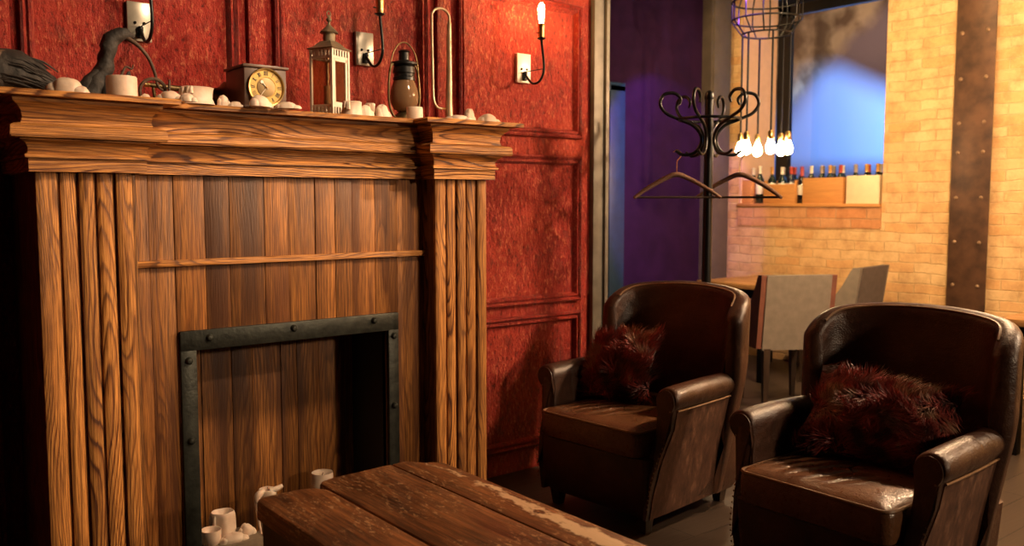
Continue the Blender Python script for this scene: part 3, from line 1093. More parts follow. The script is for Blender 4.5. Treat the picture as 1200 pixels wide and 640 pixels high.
def wick(parent, loc, h=0.012):
    b_ = MB(); b_.tube([loc, (loc[0] + 0.001, loc[1], loc[2] + h * 0.6), (loc[0] + 0.004, loc[1], loc[2] + h)], 0.0013, 5)
    b_.build('wick', 'ink', parent)


def candle(name, label, loc, r, h, seed, kind='pillar', rot=(0, 0, 0), group='used candles on the mantel', cat='candle'):
    rt_ = thing(name, label, cat, loc, 0, group)
    rt_.rotation_euler = rot
    rg = random.Random(seed)
    b_ = MB()
    if kind == 'pillar':
        prof = [(r * 0.98, 0), (r, 0.004), (r * 0.995, h * 0.5), (r * 0.99, h * 0.93), (r * 0.95, h), (r * 0.8, h * 0.985), (r * 0.4, h * 0.95), (0.001, h * 0.94)]
        b_.lathe(prof, seg=28, wob=0.03, seed=seed)
        wz = h * 0.94
    elif kind == 'stub':
        prof = [(r * 1.12, 0), (r * 1.1, 0.003), (r * 1.0, h * 0.35), (r * 0.98, h * 0.8), (r * 1.02, h * 0.95), (r * 0.92, h), (r * 0.75, h * 0.93), (r * 0.5, h * 0.72), (0.001, h * 0.66)]
        b_.lathe(prof, seg=26, wob=0.22, seed=seed)
        for k in range(5):
            a = rg.uniform(0, 2 * PI)
            L = h * rg.uniform(0.4, 0.85)
            ca, sa = math.cos(a), math.sin(a)
            b_.tube([(ca * r * 0.9, sa * r * 0.9, h * 0.93), (ca * r * 1.03, sa * r * 1.03, h * 0.8), (ca * r * 1.06, sa * r * 1.06, h - L)], [r * 0.1, r * 0.13, r * 0.16], 8, 4)
        wz = h * 0.66
    elif kind == 'bowl':
        prof = [(r * 0.8, 0), (r * 0.98, h * 0.25), (r * 1.02, h * 0.7), (r * 0.98, h), (r * 0.85, h * 0.97), (r * 0.7, h * 0.6), (r * 0.4, h * 0.42), (0.001, h * 0.4)]
        b_.lathe(prof, seg=28, wob=0.06, seed=seed)
        wz = h * 0.4
    else:      # melted lump: a fused pair of sagging stubs
        def blob(c, rx, ry, hz, sd):
            n = 7
            for_rings = []
            for i in range(n + 1):
                a = PI / 2 * i / n
                ring = []
                for j in range(22):
                    t_ = 2 * PI * j / 22
                    nz = 1 + 0.22 * mnoise.noise(Vector((math.cos(t_) * 1.5 + sd, math.sin(t_) * 1.5, a * 1.2)))
                    k_ = max(math.cos(a), 0.02) ** 0.7
                    ring.append((c[0] + rx * k_ * math.cos(t_) * nz, c[1] + ry * k_ * math.sin(t_) * nz, c[2] + hz * math.sin(a) * (1 + 0.15 * mnoise.noise(Vector((math.cos(t_) + sd, math.sin(t_), 3))))))
                for_rings.append(ring)
            b_.loft(for_rings)
        blob((0, 0, 0), r, r * 0.75, h, seed)
        blob((r * 0.75, -r * 0.15, 0), r * 0.6, r * 0.5, h * 0.55, seed + 2)
        blob((-r * 0.7, -r * 0.1, 0), r * 0.5, r * 0.45, h * 0.7, seed + 5)
        wz = None
    b_.build('wax_body', 'wax', rt_, smooth=60)
    if wz is not None:
        wick(rt_, (0, 0, wz - 0.001), 0.012)
    return rt_


CAND = [
    ('wax_lump', 'big melted pale wax lump at the left end, before the dark driftwood', 0.650, 3.02, 0.042, 0.042, 'lump'),
    ('pillar_candle', 'upright pale pillar candle before the driftwood trunk', 0.815, 3.03, 0.039, 0.074, 'pillar'),
    ('wax_lump', 'tiny wax crumb just right of the upright pillar candle', 0.885, 3.02, 0.014, 0.018, 'lump'),
    ('wax_lump', 'low flat wax lump under the arching twig tip', 0.955, 3.0, 0.030, 0.028, 'lump'),
    ('wax_lump', 'small pale wax crumb before the low flat lump', 0.995, 2.945, 0.018, 0.020, 'lump'),
    ('candle_stub', 'fat sagging candle stub before the brass horn', 1.055, 3.03, 0.044, 0.045, 'stub'),
    ('wax_lump', 'small pointed wax lump right of the fat stub', 1.145, 3.03, 0.017, 0.030, 'lump'),
    ('wax_lump', 'thin wax puddle left of the mantel clock', 1.185, 3.02, 0.020, 0.015, 'lump'),
    ('wax_lump', 'flat wax lump under the left of the clock dial', 1.245, 2.955, 0.032, 0.030, 'lump'),
    ('wax_lump', 'low wax lump under the right corner of the clock', 1.345, 2.955, 0.030, 0.018, 'lump'),
    ('candle_stub', 'pale candle stub leaning before the white lantern', 1.640, 3.03, 0.030, 0.040, 'stub'),
    ('wax_lump', 'small rounded wax lump right of the white lantern', 1.695, 3.02, 0.022, 0.032, 'lump'),
    ('candle_stub', 'narrow upright candle end between the two lanterns', 1.738, 3.06, 0.015, 0.042, 'stub'),
    ('wax_lump', 'shell shaped wax lump left of the oil lamp', 1.785, 3.05, 0.028, 0.040, 'lump'),
    ('candle_stub', 'short square looking candle stub before the oil lamp', 1.915, 3.02, 0.027, 0.048, 'pillar'),
    ('wax_lump', 'long flat wax puddle left of the brass slide foot', 2.075, 2.95, 0.038, 0.016, 'lump'),
    ('wax_lump', 'tall wax lump at the right of the brass slide foot', 2.190, 3.03, 0.026, 0.044, 'lump'),
    ('wax_lump', 'wide wax lump nearest the right end of the mantel', 2.287, 3.03, 0.036, 0.034, 'lump'),
]
for i, (nm, lb, x, y, r, h, kd) in enumerate(CAND):
    candle(nm, lb, (x, y, MZ), r * 1.22, h * (1.0 if kd == 'pillar' else 1.3), i * 7 + 3, kd, (0, 0, rng.uniform(-0.6, 0.6)), cat='candle' if kd != 'lump' else 'wax')

# driftwood trunk with an arching twig
dr = thing('driftwood', 'dark gnarled driftwood trunk with a thin arching twig behind the pillar candle', 'driftwood', (0.80, 3.2, MZ))
b = MB()
b.tube([(-0.05, 0, 0.0), (-0.03, 0, 0.05), (0.0, 0.005, 0.10), (0.018, 0, 0.16), (0.03, 0, 0.21), (0.065, -0.01, 0.238), (0.10, -0.01, 0.232)], [0.055, 0.042, 0.030, 0.026, 0.028, 0.022, 0.010], 12, 5)
b.tube([(-0.08, -0.02, 0.0), (-0.05, -0.01, 0.06), (0.0, 0, 0.12)], [0.03, 0.024, 0.012], 8, 4)
b.tube([(0.0, -0.03, 0.0), (0.005, -0.02, 0.06), (0.01, 0, 0.13)], [0.022, 0.018, 0.01], 8, 4)
b.tube([(0.055, 0, 0.03), (0.07, -0.01, 0.07), (0.085, 0, 0.10), (0.08, 0, 0.115)], [0.02, 0.018, 0.012, 0.004], 8, 4)
for v in b.v:
    n = mnoise.noise(v * 38) * 0.012
    v += Vector((n, mnoise.noise(v * 30 + Vector((5, 0, 0))) * 0.008, n * 0.4))
for v in b.v:
    v.z = max(v.z, 0.0)
b.build('trunk', 'bark', dr, smooth=70)
b = MB()
b.tube([(0.07, -0.01, 0.232), (0.11, -0.02, 0.205), (0.145, -0.02, 0.165), (0.165, -0.02, 0.115), (0.175, -0.02, 0.07), (0.20, -0.02, 0.055)], [0.009, 0.007, 0.006, 0.0055, 0.005, 0.003], 7, 5)
b.tube([(0.06, 0, 0.10), (0.075, 0, 0.13), (0.095, 0, 0.125), (0.10, 0, 0.14)], [0.005, 0.004, 0.003, 0.002], 6, 4)
b.build('twig', 'twig', dr, smooth=70)
# small ring of bent vine at the twig's end
b = MB()
rp = [(0.042 * math.cos(a), -0.012 * math.sin(a), 0.045 + 0.040 * math.sin(a)) for a in [2 * PI * k / 18 for k in range(19)]]
b.tube(rp, 0.006, 7)
b.tube([(0.05, -0.02, 0.0), (0.048, -0.02, 0.04), (0.05, -0.02, 0.085)], [0.006, 0.005, 0.004], 7, 3)
o = b.build('vine_ring', 'twig'); o.location = (0.935, 3.11, MZ); tag(o, 'small dark ring of bent vine under the twig tip', 'vine ring')

# dark feathery driftwood heap at the left end
dh = thing('driftwood', 'dark shaggy driftwood root lying at the far left of the mantel', 'driftwood', (0.55, 3.2, MZ))
b = MB()
b.tube([(-0.16, 0, 0.04), (-0.08, 0, 0.07), (0.0, 0, 0.072), (0.06, -0.01, 0.05), (0.115, -0.02, 0.022)], [0.04, 0.075, 0.075, 0.052, 0.018], 14, 5)
for v in b.v:
    n = mnoise.noise(Vector((v.x * 12, v.y * 60, v.z * 60)))
    v += Vector((0, n * 0.01, n * 0.014))
    v.z = max(v.z, 0.0)
b.build('root', 'bark', dh, smooth=70)
b = MB()
rg = random.Random(11)
for k in range(46):
    a = rg.uniform(-0.4, 1.3)
    x0 = rg.uniform(-0.12, 0.03)
    r0 = 0.076 - abs(x0 + 0.04) * 0.25
    b.tube([(x0, -r0 * math.cos(a), 0.070 + r0 * math.sin(a)), (x0 + 0.04, -r0 * 1.08 * math.cos(a), 0.064 + r0 * 1.0 * math.sin(a)), (x0 + 0.085, -r0 * 0.95 * math.cos(a), 0.046 + r0 * 0.8 * math.sin(a))], [0.003, 0.0035, 0.001], 5, 3)
f = b.build('bark_fibre', 'bark', dh, smooth=70); f['kind'] = 'stuff'
b = MB(); b.tube([(-0.14, -0.06, 0.02), (-0.11, -0.075, 0.06), (-0.075, -0.05, 0.115), (-0.04, -0.02, 0.135), (0.0, 0.0, 0.125)], [0.017, 0.018, 0.017, 0.013, 0.007], 8, 5); b.build('branch', 'twig', dh, smooth=70)

# brass horn lying behind the candles
hn = thing('brass_horn', 'tarnished brass horn tube lying on its side left of the clock', 'horn', (0.97, 3.22, MZ))
b = MB()
b.tube([(-0.02, 0, 0.079), (0.08, 0, 0.074), (0.16, 0, 0.068), (0.20, 0, 0.063), (0.228, 0, 0.058), (0.246, 0, 0.056)], [0.007, 0.010, 0.015, 0.021, 0.034, 0.056], 22, 4)
b.build('bell_tube', 'tarnished_brass', hn, smooth=70)
b = MB(); b.tube([(-0.03, 0, 0.080), (-0.02, 0, 0.079), (-0.012, 0, 0.079)], [0.011, 0.008, 0.009], 12); b.build('mouthpiece', 'brass', hn)
b = MB(); b.tube([(0.0, 0, 0.07), (0.005, 0.0, 0.035), (0.02, 0, 0.008), (0.08, 0, 0.006), (0.14, 0.01, 0.02), (0.16, 0.01, 0.05), (0.16, 0, 0.06)], 0.006, 8, 5); b.build('coil_tube', 'tarnished_brass', hn, smooth=70)

# mantel clock
ck = thing('mantel_clock', 'square dark mantel clock with round gilt dial', 'clock', (1.291, 3.095, MZ))
cw, cd, chh = 0.0775, 0.085, 0.142
b = MB(); b.box(-cw, cw, -cd, cd, 0.008, chh, 0.003); b.build('case', 'clock_case', ck)
b = MB(); b.box(-cw - 0.006, cw + 0.008, -cd - 0.007, cd + 0.006, chh, chh + 0.009, 0.002)
b.box(-cw + 0.012, cw - 0.012, -cd + 0.015, cd - 0.015, chh + 0.009, chh + 0.014, 0.002); b.build('lid', 'clock_case', ck)
b = MB(); b.box(-cw - 0.004, cw + 0.004, -cd - 0.004, cd + 0.004, 0, 0.009, 0.002); b.build('plinth', 'clock_case', ck)
b = MB(); b.tube([(-0.035, 0.01, chh + 0.014), (-0.03, 0.01, chh + 0.022), (0.03, 0.01, chh + 0.022), (0.035, 0.01, chh + 0.014)], 0.0025, 6); b.build('carrying_handle', 'brass', ck)
RX = Matrix.Rotation(PI / 2, 4, 'X')
yf = -cd
zc = 0.075
b = MB(); b.lathe([(0.067, 0), (0.068, 0.008), (0.066, 0.013), (0.062, 0.012), (0.060, 0.005), (0.060, 0.0)], (0, yf, zc), 40, RX); b.build('bezel', 'brass', ck)
b = MB(); b.lathe([(0.0615, 0.0), (0.0615, 0.004), (0.036, 0.0045), (0.035, 0.003), (0.001, 0.003)], (0, yf, zc), 40, RX); dial = b.build('dial', 'clock_gold', ck)
b = MB(); b.lathe([(0.033, 0.0), (0.033, 0.0050), (0.0325, 0.0053), (0.001, 0.0055)], (0, yf, zc), 32, RX); b.build('dial_centre', 'clock_disc', dial)
# numerals
num = {1: 'I', 2: 'II', 3: 'III', 4: 'IIII', 5: 'V', 6: 'VI', 7: 'VII', 8: 'VIII', 9: 'IX', 10: 'X', 11: 'XI', 12: 'XII'}
b = MB()
for h_, s_ in num.items():
    a = PI / 2 - h_ * PI / 6
    rot = Matrix.Rotation(a - PI / 2, 4, 'Z')
    wd = {'I': 0.0042, 'V': 0.0075, 'X': 0.0075}
    tot = sum(wd[c_] for c_ in s_)
    x = -tot / 2

    def stroke(xa, za, xb, zb):
        d = Vector((xb - xa, zb - za)).normalized() * 0.0008
        n = Vector((-d.y, d.x))
        q = [(xa + n.x, za + n.y), (xb + n.x, zb + n.y), (xb - n.x, zb - n.y), (xa - n.x, za - n.y)]
        ring = []
        for dep in (-0.0040, -0.0056):
            rr = []
            for (qx, qz) in q:
                p = rot @ Vector((qx, 0.0485 + qz, 0))
                rr.append((p.x, yf + dep, zc + p.y))
            ring.append(rr)
        b.loft(ring)
    hh = 0.0075
    for c_ in s_:
        m_ = x + wd[c_] / 2
        if c_ == 'I':
            stroke(m_, -hh, m_, hh)
        elif c_ == 'V':
            stroke(m_ - 0.0028, hh, m_, -hh); stroke(m_ + 0.0028, hh, m_, -hh)
        else:
            stroke(m_ - 0.0028, hh, m_ + 0.0028, -hh); stroke(m_ + 0.0028, hh, m_ - 0.0028, -hh)
        x += wd[c_]
b.build('numerals', 'ink', dial, smooth=0)
# hands: ten thirty-six
for nm, ang, L, rad in (('hour_hand', PI / 2 - (10.6) * PI / 6, 0.028, 0.0017), ('minute_hand', PI / 2 - 36 * PI / 30, 0.050, 0.0011)):
    b = MB()
    ca, sa = math.cos(ang), math.sin(ang)
    b.tube([(-ca * 0.008, yf - 0.0075, zc - sa * 0.008), (ca * L * 0.7, yf - 0.0075, zc + sa * L * 0.7), (ca * L, yf - 0.0075, zc + sa * L)], [rad, rad, rad * 0.3], 6)
    if nm == 'hour_hand':
        b.lathe([(0.0035, -0.0008), (0.0052, -0.0008), (0.0052, 0.0008), (0.0035, 0.0008)], (ca * L * 0.85, yf - 0.0075, zc + sa * L * 0.85), 14, RX)
    b.build(nm, 'white_enamel', dial)
b = MB(); b.ball((0, yf - 0.0075, zc), 0.0045, 10); b.build('hand_boss', 'brass', dial)

# white metal lantern
ln = thing('lantern', 'tall white metal lantern with pagoda top on the mantel', 'lantern', (1.633, 3.19, MZ), R(25))
S = 0.050
b = MB()
b.box(-S, S, -S, S, 0, 0.006, 0.002)
for z0, z1 in ((0.006, 0.045), (0.232, 0.262)):
    for k in range(7):
        u = -S + 2 * S * k / 6
        for (x, y) in ((u, -S), (u, S), (-S, u), (S, u)):
            b.box(x - 0.0036, x + 0.0036, y - 0.0036, y + 0.0036, z0, z1)
for z0 in (0.040, 0.226, 0.258):
    for (x0, x1, y0, y1) in ((-S - .003, S + .003, -S - .003, -S + .004), (-S - .003, S + .003, S - .004, S + .003), (-S - .003, -S + .004, -S, S), (S - .004, S + .003, -S, S)):
        b.box(x0, x1, y0, y1, z0, z0 + 0.010)
for sx in (-1, 1):
    for sy in (-1, 1):
        b.box(sx * S - 0.005, sx * S + 0.005, sy * S - 0.005, sy * S + 0.005, 0.0, 0.262)
b.box(-S + 0.004, S - 0.004, -S + 0.004, S - 0.004, 0.038, 0.044)
b.build('frame', 'lantern_white', ln)
b = MB()
for (x0, x1, z0, z1) in ((-S + .006, S - .006, 0.050, 0.060), (-S + .006, S - .006, 0.216, 0.226), (-S + .006, -S + .018, 0.05, 0.226), (S - .018, S - .006, 0.05, 0.226)):
    b.box(x0, x1, -S - 0.002, -S + 0.005, z0, z1)
b.build('door', 'lantern_white', ln)
b = MB()
for (x0, x1, y0, y1) in ((-S + .001, S - .001, -S, -S + .002), (-S + .001, S - .001, S - .002, S), (-S, -S + .002, -S + .001, S - .001), (S - .002, S, -S + .001, S - .001)):
    b.box(x0, x1, y0, y1, 0.046, 0.228)
b.build('glass', 'lantern_glass', ln, smooth=0)
b = MB()


def sq(s_, z):
    return [(s_, s_, z), (-s_, s_, z), (-s_, -s_, z), (s_, -s_, z)]


b.loft([sq(S + 0.010, 0.262), sq(S + 0.012, 0.266), sq(S * 0.86, 0.276), sq(S * 0.62, 0.290), sq(S * 0.42, 0.298)])
b.lathe([(0.024, 0.294), (0.024, 0.330), (0.024, 0.331)], seg=16)
b.lathe([(0.034, 0.328), (0.036, 0.331), (0.024, 0.343), (0.013, 0.354), (0.006, 0.362), (0.005, 0.372), (0.010, 0.377), (0.011, 0.383), (0.005, 0.390), (0.003, 0.398), (0.001, 0.402)], seg=18)
b.build('roof', 'lantern_aged', ln, smooth=30)
b = MB(); b.tube([(0.012 * math.cos(a), 0, 0.402 + 0.012 * math.sin(a)) for a in [2 * PI * k / 14 for k in range(15)]], 0.002, 6); b.build('hanging_ring', 'lantern_aged', ln)
candle('candle_stub', 'pale candle standing inside the white lantern', (1.633, 3.19, MZ + 0.0445), 0.024, 0.08, 77, 'pillar')

# hurricane lamp
kl = thing('oil_lamp', 'old wire framed oil lamp with smoky glass globe on the mantel', 'oil lamp', (1.985, 3.21, MZ))
b = MB(); b.lathe([(0.044, 0), (0.046, 0.010), (0.044, 0.028), (0.034, 0.040), (0.026, 0.046), (0.020, 0.050)], seg=22); b.build('fuel_tank', 'tarnished_brass', kl)
gp = [(0.030, 0.050), (0.044, 0.060), (0.056, 0.084), (0.060, 0.108), (0.058, 0.132), (0.050, 0.158), (0.043, 0.176), (0.040, 0.190)]
b = MB(); b.lathe(gp + [(r - 0.0015, z) for r, z in reversed(gp)], seg=28); b.build('globe', 'smoky_glass', kl, smooth=70)
b = MB(); b.lathe([(0.036, 0.176), (0.046, 0.178), (0.046, 0.190), (0.042, 0.194), (0.043, 0.205), (0.047, 0.208), (0.045, 0.232), (0.040, 0.238), (0.054, 0.244), (0.055, 0.252), (0.030, 0.258), (0.022, 0.262), (0.021, 0.292), (0.025, 0.296), (0.018, 0.303), (0.004, 0.306)], seg=24); b.build('chimney', 'black_metal', kl, smooth=30)
b = MB(); b.lathe([(0.020, 0.049), (0.022, 0.060), (0.012, 0.075), (0.008, 0.080)], seg=16); b.build('burner', 'tarnished_brass', kl)
b = MB()
for sg in (-1, 1):
    b.tube([(sg * 0.030, 0, 0.022), (sg * 0.056, 0, 0.035), (sg * 0.074, 0, 0.09), (sg * 0.073, 0, 0.17), (sg * 0.064, 0, 0.228), (sg * 0.045, 0, 0.248)], 0.0055, 8, 5)
b.tube([(0.068 * math.cos(PI * k / 16), -0.004, 0.21 + 0.125 * math.sin(PI * k / 16)) for k in range(17)], 0.0030, 7)
b.build('wire_frame', 'tarnished_brass', kl, smooth=60)

# brass slide standing on end against the wall
sl = thing('trombone_slide', 'tall polished brass instrument slide standing upright on the mantel', 'instrument', (2.225, 3.27, MZ))
b = MB(); b.tube([(0.030, 0, 0.0), (0.028, 0, 0.10), (0.030, 0, 0.25), (0.030, 0.0, 0.42), (0.032, 0.0, 0.46)], [0.018, 0.0155, 0.0125, 0.0105, 0.008], 14, 4); b.build('thick_tube', 'pale_brass', sl)
b = MB()
pts = [(0.032, 0, 0.45)] + [(-0.014 + 0.046 * math.cos(PI * k / 12), 0, 0.478 + 0.036 * math.sin(PI * k / 12)) for k in range(13)]
pts += [(-0.060, 0, 0.40), (-0.058, 0, 0.28), (-0.056, 0, 0.16), (-0.052, 0, 0.115), (-0.036, 0, 0.088), (-0.010, 0, 0.082)]
b.tube(pts, 0.0058, 9, 3); b.build('thin_tube', 'pale_brass', sl, smooth=60)
b = MB(); b.tube([(-0.012, 0, 0.082), (0.032, 0, 0.086)], 0.004, 8); b.build('brace', 'brass', sl)

# ------------------------------------------------------------------ wall sconces


def make_sconce(x, label, lit):
    rt_ = thing('wall_sconce', label, 'wall lamp', (x, WY, 1.965), 0, 'sconces on the red wall')
    b_ = MB(); b_.box(-0.043, 0.043, -0.020, 0.0, 0.0, 0.142, 0.003); bp = b_.build('backplate', 'white_enamel' if lit else 'plate_dim', rt_)  # plate colour carries the light: bright if lit, dim grey if not
    b_ = MB(); b_.lathe([(0.010, 0), (0.010, 0.014), (0.004, 0.018)], (0, -0.020, 0.045), 12, RX)
    for sx in (-0.016, 0.016):
        b_.ball((sx, -0.022, 0.066), 0.006, 8)
    b_.box(-0.012, 0.012, -0.03, -0.018, 0.01, 0.05, 0.003)
    b_.build('bracket', 'black_metal', bp)
    b_ = MB()
    b_.tube([(0, -0.022, 0.045), (0, -0.045, 0.022), (0, -0.075, -0.004), (0, -0.105, -0.012), (0, -0.140, -0.002), (0, -0.165, 0.028), (0, -0.170, 0.07), (0, -0.160, 0.14), (0, -0.150, 0.195)], 0.0062, 10, 5)
    b_.build('arm', 'black_metal', rt_, smooth=60)
    b_ = MB(); b_.tube([(0, -0.02, 0.052), (0, -0.172, 0.052)], 0.002, 6); b_.build('stay_rod', 'black_metal', rt_)
    b_ = MB(); b_.lathe([(0.010, 0.19), (0.022, 0.197), (0.022, 0.200), (0.012, 0.203)], (0, -0.150, 0), 16); b_.build('drip_pan', 'black_metal', rt_)
    b_ = MB(); b_.lathe([(0.014, 0.203), (0.016, 0.21), (0.016, 0.24), (0.017, 0.243), (0.017, 0.262), (0.015, 0.268)], (0, -0.150, 0), 16); so = b_.build('socket', 'brass', rt_)
    b_ = MB(); b_.tube([(-0.016, -0.150, 0.222), (-0.030, -0.150, 0.222)], 0.003, 6); b_.build('switch_key', 'black_metal', so)
    b_ = MB(); b_.lathe([(0.010, 0.268), (0.0115, 0.285), (0.0155, 0.315), (0.0165, 0.335), (0.014, 0.352), (0.008, 0.364), (0.002, 0.368)], (0, -0.150, 0), 16)
    b_.build('bulb', 'sconce_glow' if lit else 'lantern_glass', rt_, smooth=70)
    return rt_


simple('plate_dim', (0.30, 0.27, 0.22), 0.3, 0.5, var=0.2)
make_sconce(0.992, 'leftmost wall sconce, its plate above the driftwood', False)
make_sconce(1.925, 'unlit black armed wall sconce above the gap between lantern and oil lamp', False)
make_sconce(2.815, 'lit wall sconce with glowing bulb and white plate right of the fireplace', True)

# ------------------------------------------------------------------ candles in the firebox
b = MB(); b.box(-0.125, 0.125, -0.08, 0.08, 0, 0.062, 0.006)
o = b.build('hearth_block', 'stone'); o.location = (1.185, 3.24, 0.04); tag(o, 'rough low block carrying candles in the fire opening', 'block')
G2 = 'used candles in the fire opening'
bz = 0.102
candle('candle_stub', 'tall cut candle stub at the back of the hearth block', (1.190, 3.27, bz), 0.042, 0.095, 101, 'stub', group=G2)
candle('candle_cup', 'hollow burnt out candle cup at the front left of the block', (1.125, 3.215, bz), 0.037, 0.055, 102, 'bowl', group=G2)
candle('wax_lump', 'spilled flat wax sheet at the front of the hearth block', (1.20, 3.195, bz), 0.045, 0.028, 103, 'lump', group=G2, cat='wax')
candle('wax_lump', 'curled wax scrap at the right end of the hearth block', (1.265, 3.225, bz), 0.028, 0.040, 104, 'lump', group=G2, cat='wax')
dc = thing('candle_stub', 'melted candle with a long hanging wax drip behind the table corner', 'candle', (1.372, 3.27, 0.04), 0, G2)
b = MB()
b.lathe([(0.030, 0), (0.030, 0.16), (0.034, 0.185), (0.036, 0.20), (0.030, 0.208), (0.015, 0.204), (0.001, 0.203)], seg=22, wob=0.12, seed=9)
b.tube([(-0.02, -0.01, 0.205), (-0.045, -0.02, 0.195), (-0.052, -0.025, 0.17), (-0.048, -0.025, 0.10), (-0.040, -0.025, 0.04)], [0.012, 0.015, 0.011, 0.006, 0.005], 9, 4)
b.tube([(0.0, -0.02, 0.203), (0.03, -0.02, 0.206), (0.055, -0.02, 0.214)], [0.012, 0.012, 0.008], 8, 4)
b.build('wax_body', 'wax', dc, smooth=60)
wick(dc, (0, 0, 0.203))
candle('pillar_candle', 'white pillar candle by the right of the fire opening, behind the table notch', (1.60, 3.25, 0.04), 0.045, 0.235, 55, 'pillar', group=G2)

# ------------------------------------------------------------------ coat rack with hangers
ck_ = thing('coat_rack', 'black bentwood coat rack with curled hooks behind the armchair', 'coat rack', (3.52, 2.845, 0))
b = MB(); b.tube([(0, 0, 0.02), (0, 0, 1.0), (0, 0, 1.88)], [0.024, 0.024, 0.022], 16); b.lathe([(0.022, 1.88), (0.026, 1.89), (0.020, 1.915), (0.006, 1.925)], seg=16); b.build('pole', 'black_metal', ck_)
for k in range(6):
    a = 2 * PI * k / 6 + R(-38.6)
    b = MB()
    rz = [(0.165, 1.630), (0.125, 1.610), (0.07, 1.62), (0.040, 1.665), (0.042, 1.71), (0.080, 1.755), (0.15, 1.785), (0.215, 1.815), (0.244, 1.86), (0.225, 1.905), (0.175, 1.912), (0.142, 1.885), (0.150, 1.855)]
    b.tube([(r * math.cos(a), r * math.sin(a), z) for r, z in rz], [0.006] + [0.0085] * 11 + [0.005], 9, 5)
    b.build('hook', 'black_metal', ck_, smooth=60)
b = MB(); b.tube([(0.15 * math.cos(2 * PI * k / 28), 0.15 * math.sin(2 * PI * k / 28), 1.785) for k in range(29)], 0.007, 8); b.build('ring', 'black_metal', ck_, smooth=60)
for k in range(4):
    a = PI / 4 + k * PI / 2
    b = MB(); b.tube([(0.02 * math.cos(a), 0.02 * math.sin(a), 0.38), (0.12 * math.cos(a), 0.12 * math.sin(a), 0.30), (0.20 * math.cos(a), 0.20 * math.sin(a), 0.14), (0.255 * math.cos(a), 0.255 * math.sin(a), 0.012)], 0.011, 9, 5); b.build('foot', 'black_metal', ck_, smooth=60)


def hanger(label, loc, rz):
    rt_ = thing('coat_hanger', label, 'hanger', loc, rz, 'hangers on the coat rack')
    b_ = MB().grain('x', 0.8)
    b_.tube([(-0.215, -0.03, -0.118), (-0.15, -0.012, -0.072), (-0.06, 0, -0.022), (0, 0, -0.002), (0.06, 0, -0.022), (0.15, -0.012, -0.072), (0.215, -0.03, -0.118)], [0.013, 0.018, 0.020, 0.022, 0.020, 0.018, 0.013], 10, 4, 0.6)
    b_.build('shoulder', 'hanger_wood', rt_, smooth=60)
    b_ = MB(); b_.tube([(-0.20, -0.024, -0.115), (0.20, -0.024, -0.115)], 0.0055, 8); b_.build('trouser_bar', 'dark_wood', rt_)
    b_ = MB(); b_.tube([(0, 0, 0.0), (0, 0, 0.06), (0.012, 0, 0.078), (0.022, 0, 0.10), (0.0, 0, 0.12), (-0.018, 0, 0.108)], 0.0025, 6, 4); b_.build('hanger_hook', 'brass', rt_, smooth=60)


wood('hanger_wood', (0.30, 0.18, 0.12), (0.24, 0.13, 0.09), (0.05, 0.025, 0.015), 5, 0.3, 0.3, 0.1)
hanger('wooden coat hanger on the left of the rack, lit along one shoulder', (3.398, 2.942, 1.515), R(-38.6))
hanger('dark coat hanger on the right of the rack pole, turned sideways', (3.643, 2.747, 1.515), R(-70))

# ------------------------------------------------------------------ dining corner


def dining_table(label, loc, sx, sy):
    rt_ = thing('dining_table', label, 'table', loc)
    b_ = MB()
    n = 5
    for k in range(n):
        b_.grain('y' if sy > sx else 'x', rng.uniform(0.92, 1.08))
        x0 = -sx / 2 + sx * k / n
        b_.box(x0 + 0.0005, x0 + sx / n - 0.0005, -sy / 2, sy / 2, 0.712, 0.75, 0.003)
    b_.build('table_top', 'tabletop_wood', rt_)
    b_ = MB(); b_.box(-sx / 2 + 0.05, sx / 2 - 0.05, -sy / 2 + 0.05, sy / 2 - 0.05, 0.64, 0.712); b_.build('apron', 'black_metal', rt_, smooth=0)
    for i in (-1, 1):
        for j in (-1, 1):
            b_ = MB(); b_.box(i * (sx / 2 - 0.08) - 0.03, i * (sx / 2 - 0.08) + 0.03, j * (sy / 2 - 0.08) - 0.03, j * (sy / 2 - 0.08) + 0.03, 0, 0.65, 0.003); b_.build('leg', 'black_metal', rt_)
    return rt_


dining_table('pale wooden dining table by the brick wall under the pendant bulbs', (6.03, 4.26, 0), 0.94, 0.66)
dining_table('pale wooden dining table cut off at the right edge of the photo', (5.50, 1.50, 0), 0.94, 1.16)


def dining_chair(label, loc, rz, back_mat='grey_fabric', side_mat='red_brown_fabric'):
    rt_ = thing('dining_chair', label, 'chair', loc, rz, 'upholstered chairs in the dining corner')   # faces +X
    b_ = MB(); b_.box(-0.165, 0.25, -0.222, 0.222, 0.41, 0.49, 0.02, 3); b_.build('seat', side_mat, rt_)
    b_ = MB()
    b_.loft([[(x - 0.12 * max(0, (z - 0.40)) - 0.2 + (0.0), y, z) for (x, y) in ((0.0, -0.225), (0.0, 0.225), (0.05, 0.225), (0.05, -0.225))] for z in (0.40, 0.55, 0.75, 0.90)])
    b_.build('backrest', back_mat, rt_)
    for sg in (-1, 1):
        b_ = MB()
        sec = [(-0.19, 0.41), (0.24, 0.41), (0.25, 0.50), (0.16, 0.525), (0.06, 0.57), (-0.04, 0.65), (-0.12, 0.76), (-0.18, 0.87), (-0.20, 0.90), (-0.255, 0.90)]
        b_.loft([[(x, sg * 0.226, z) for x, z in sec], [(x, sg * 0.262, z) for x, z in sec]])
        b_.build('wing', side_mat, rt_, smooth=20)
    for (x, y) in ((-0.18, 0.19), (-0.18, -0.19), (0.20, 0.19), (0.20, -0.19)):
        b_ = MB().grain('z'); b_.loft([[(x + sx * s_, y + sy * s_, z) for sx, sy in ((1, 1), (-1, 1), (-1, -1), (1, -1))] for z, s_ in ((0, 0.014), (0.41, 0.024))]); b_.build('leg', 'dark_wood', rt_)
    return rt_


